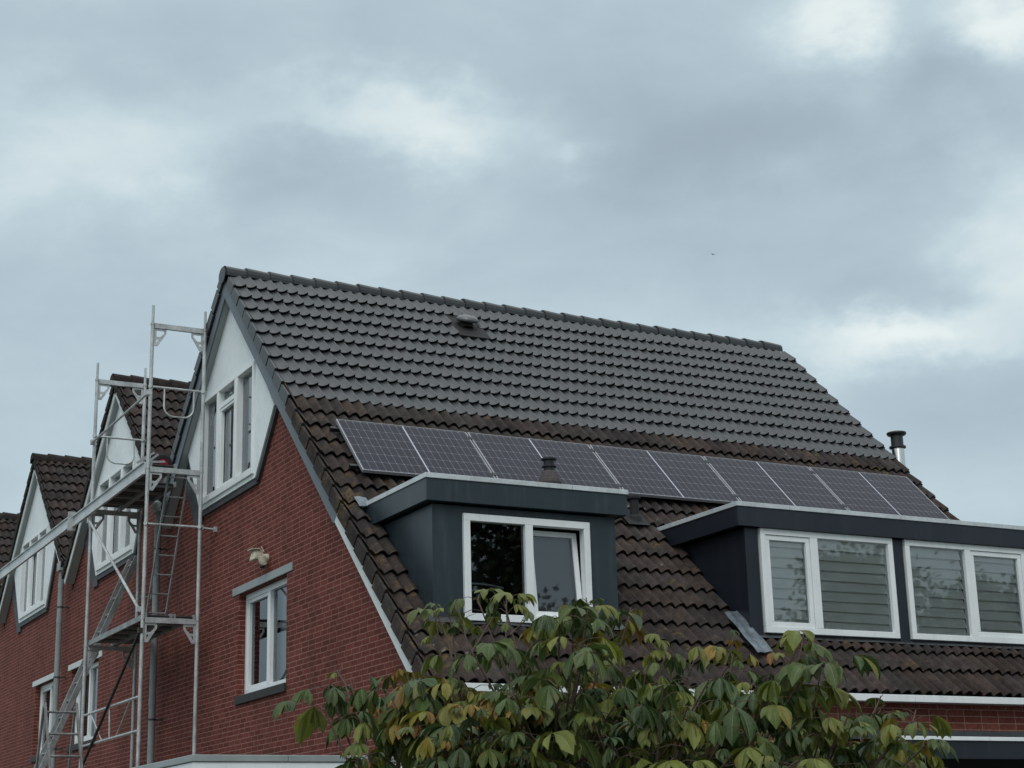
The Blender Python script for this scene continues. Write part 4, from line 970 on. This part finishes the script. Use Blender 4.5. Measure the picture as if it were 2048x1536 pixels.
def whorl(tip, up, n, size, yellow=.08):
    ph = rnd.uniform(0, 6.3)
    for i in range(n):
        a = ph+i*2.4; o = Vector((cos(a), sin(a), 0)); L_ = rnd.uniform(.05, .17)*size/.15
        st_ = tip-up*rnd.uniform(0, .09); e_ = st_+o*L_+Vector((0, 0, rnd.uniform(-.01, .06)))
        TWG.tube([st_, (st_+e_)/2+Vector((0, 0, .015)), e_], .0022, 4, caps=False)
        palm(e_, o, size*rnd.choice((.5, .75, .9, 1.0, 1.1, 1.2)), yellow)
CP = Vector((-6.872, -21.236, 1.6))
def fromcam(px, py, dist):   # a point of the crown, planned from where its outline stands in the photograph
    x = (px-1024)/3380; y = -(py-768)/3380; return CP+(f+r2*x+u2*y)*dist
# trunk and limbs
root = Vector((-2.3, -13.2, 0)); trk = MB(); trk.tube([root, root+Vector((.03, .02, .5)), root+Vector((.0, .04, 1.0)), root+Vector((.04, .03, 1.45))], [.085, .07, .062, .055], 12)
fork = root+Vector((.04, .03, 1.4))
limbs = []
tips = [  # px, py, distance, leaves, size, yellow
 (655, 1352, 9.0, 3, .13, 0.035), (648, 1400, 8.9, 3, .15, 0.0), (700, 1340, 9.1, 2, .10, 0.035), (808, 1325, 9.3, 4, .13, 0.75), (870, 1205, 9.6, 4, .11, 0.052), (900, 1215, 9.3, 3, .11, 0.035), (955, 1180, 9.7, 4, .10, 0.017),
 (1008, 1185, 9.5, 4, .12, 0.087), (940, 1280, 9.1, 5, .15, 0.017), (1000, 1290, 9.4, 4, .15, 0.035), (1120, 1215, 8.9, 5, .16, 0.017), (1178, 1190, 9.0, 6, .16, 0.035), (1230, 1225, 9.2, 5, .16, 0.105), (1150, 1270, 8.7, 6, .17, 0.017),
 (1330, 1290, 9.8, 5, .12, 0.087), (1400, 1275, 9.9, 4, .11, 0.105), (1466, 1290, 9.5, 3, .13, 0.9), (1445, 1330, 9.3, 5, .13, 0.07), (1605, 1255, 9.0, 3, .12, 0.017), (1570, 1305, 9.1, 3, .12, 0.14), (1645, 1305, 8.8, 5, .17, 0.052), (1600, 1345, 8.8, 5, .16, 0.052),
 (1530, 1345, 9.0, 5, .17, 0.017), (1762, 1400, 9.2, 4, .09, 0.052), (1825, 1425, 8.8, 4, .12, 0.017), (1850, 1475, 8.7, 4, .12, 0.052), (1800, 1450, 9.0, 4, .13, 0.017), (1700, 1405, 9.1, 4, .12, 0.07),
 (770, 1360, 9.2, 5, .14, 0.07), (830, 1370, 9.1, 5, .15, 0.105), (900, 1350, 9.3, 5, .14, 0.052), (720, 1420, 9.0, 4, .15, 0.017), (1060, 1330, 9.6, 5, .13, 0.07), (1290, 1330, 9.2, 5, .14, 0.035), (1360, 1350, 9.3, 5, .14, 0.052)]
tips += [(940, 1362, 9.2, 5, .14, .1), (965, 1378, 9.0, 5, .15, .1), (915, 1372, 9.1, 5, .14, .3), (1005, 1368, 9.3, 5, .13, .05), (800, 1345, 9.1, 4, .14, .6), (830, 1340, 9.2, 4, .13, .7), (1080, 1372, 9.2, 5, .15, .02), (1125, 1388, 9.0, 5, .16, .1), (1030, 1385, 9.1, 5, .15, .02), (1165, 1372, 9.2, 5, .14, .02), (985, 1395, 9.0, 5, .15, .3), (1095, 1335, 9.4, 4, .11, .02), (860, 1385, 9.0, 5, .15, .5), (905, 1400, 8.9, 5, .15, .5)]
HEAD = {(t_[0], t_[1]) for t_ in tips}
xs_ = [(600, 1560), (660, 1510), (720, 1440), (780, 1375), (860, 1345), (1000, 1340), (1080, 1300), (1180, 1260), (1260, 1300), (1400, 1330), (1520, 1360), (1620, 1370), (1720, 1440), (1800, 1485), (1850, 1530), (1900, 1580)]
def outline(x):
    for (a, ya_), (b_, yb_) in zip(xs_, xs_[1:]):
        if a <= x <= b_: return ya_+(yb_-ya_)*(x-a)/(b_-a)
    return 1540
for i in range(430):
    px = rnd.uniform(690, 1850) if i > 60 else rnd.uniform(820, 1320); top_ = outline(px); py = top_+(1640-top_)*rnd.random()**.85
    tips.append((px, py, rnd.uniform(8.3, 10.3), rnd.choice((3, 4, 5)), rnd.choice((.09, .13, .16, .19, .21)), .38 if (770 < px < 980 and 1340 < py < 1500) else .012))
hubs = [fork+Vector((dx, dy, dz)) for dx, dy, dz in ((-.9, .35, .35), (-.5, .2, .55), (-.15, .0, .7), (.25, -.1, .6), (.6, -.25, .45), (1.0, -.4, .3), (.1, -.5, .4), (-.4, .6, .5), (.5, .4, .5))]
for h in hubs: trk.tube([fork, (fork+h)/2+Vector((0, 0, .12)), h], [.04, .028, .02], 8)
for (px, py, dist, nl, sz, ye) in tips:
    tp_ = fromcam(px, py+18, dist); h = min(hubs, key=lambda q: (q-tp_).length)
    mid_ = h.lerp(tp_, .6)+Vector((0, 0, -.08)); upv = (tp_-mid_).normalized()
    TWG.tube([h, h.lerp(tp_, .3)+Vector((0, 0, -.08)), mid_, tp_], [.012, .009, .0065, .0045], 6)
    whorl(tp_, upv, nl, sz*(1.28 if sz < .18 and (px, py) in HEAD else 1), ye)
for (px, py, qx, qy) in ((935, 1300, 912, 1205), (1010, 1300, 1012, 1190), (905, 1320, 868, 1215), (1020, 1270, 1052, 1240), (1590, 1345, 1608, 1262), (1450, 1330, 1470, 1262), (1735, 1450, 1762, 1392), (1815, 1470, 1832, 1420), (700, 1400, 672, 1340), (940, 1310, 985, 1235), (1290, 1350, 1318, 1268), (1240, 1290, 1262, 1215), (1180, 1290, 1172, 1195)):
    a_, c_ = fromcam(px, py, 9.1), fromcam(qx, qy, 9.2); TWG.tube([a_, a_.lerp(c_, .5)+Vector((.01, 0, .01)), c_], [.006, .0045, .003], 6)
    for k in (.35, .6, .85):
        p0 = a_.lerp(c_, k); o_ = Vector((rnd.uniform(-1, 1), rnd.uniform(-1, 1), .5)).normalized(); TWG.tube([p0, p0+o_*.05, p0+o_*.10+Vector((0, 0, -.015))], .0018, 4, caps=False)
        if rnd.random() < .6: palm(p0+o_*.10+Vector((0, 0, -.015)), o_, rnd.uniform(.06, .11), .1)
TR = thing('tree', root, 'leafy green tree with drooping hand-shaped leaves, some yellowing, in front of the house', 'tree')
trk.build('trunk', 'bark', TR, smooth=True); TWG.build('branches', 'twig', TR); LF.build('crown', 'leaf', TR, smooth=True)
print('leaf faces', len(LF.f))

# ------------------------------------------------------------------ trees across the street (behind the camera, seen in the window reflections)
def far_tree(x, y, h, seed, label):
    q = random.Random(seed); o = thing('tree', (x, y, 0), label, 'tree'); b = MB()
    b.tube([(x, y, 0), (x+.1, y, h*.3), (x, y, h*.6)], [.28, .2, .1], 8)
    cr_ = MB(); cr_.usec = True
    for k in range(46):
        a = q.uniform(0, 6.3); rr = q.uniform(0, h*.26); zc = h*(.34+.6*q.random()); sc_ = 1-abs((zc/h-.6))*1.1; c = Vector((x+cos(a)*rr*sc_, y+sin(a)*rr*sc_, zc))
        b.tube([(x, y, min(zc*.8, h*.6)), c], [.05, .02], 5)
        for j in range(420 if h > 15 else 190):
            v_ = Vector((q.gauss(0, 1), q.gauss(0, 1), q.gauss(0, .8)))*h*.045+c; e1 = Vector((q.gauss(0, 1), q.gauss(0, 1), q.gauss(0, 1))).normalized()*.15; e2 = e1.orthogonal().normalized()*.10
            cr_.face([v_-e1, v_-e2, v_+e1, v_+e2], (q.uniform(.03, .06), q.uniform(.05, .09), .025))
    b.build('trunk', 'bark', o); cr_.build('crown', mat_far, o)
mat_far = mat('far_leaf', (1, 1, 1), .7, attr='tint')
for args in ((14, -39, 17, 1), (21, -41, 18, 2), (28.5, -42, 11.2, 3), (34.5, -41, 12.8, 4), (41, -42, 12.2, 5), (48, -42, 13.5, 6)):
    far_tree(*args, ['round broadleaf tree behind the photographer, %s' % w for w in ('first of the row', 'second of the row', 'third of the row', 'fourth of the row', 'fifth of the row', 'last of the row')][args[3]-1])
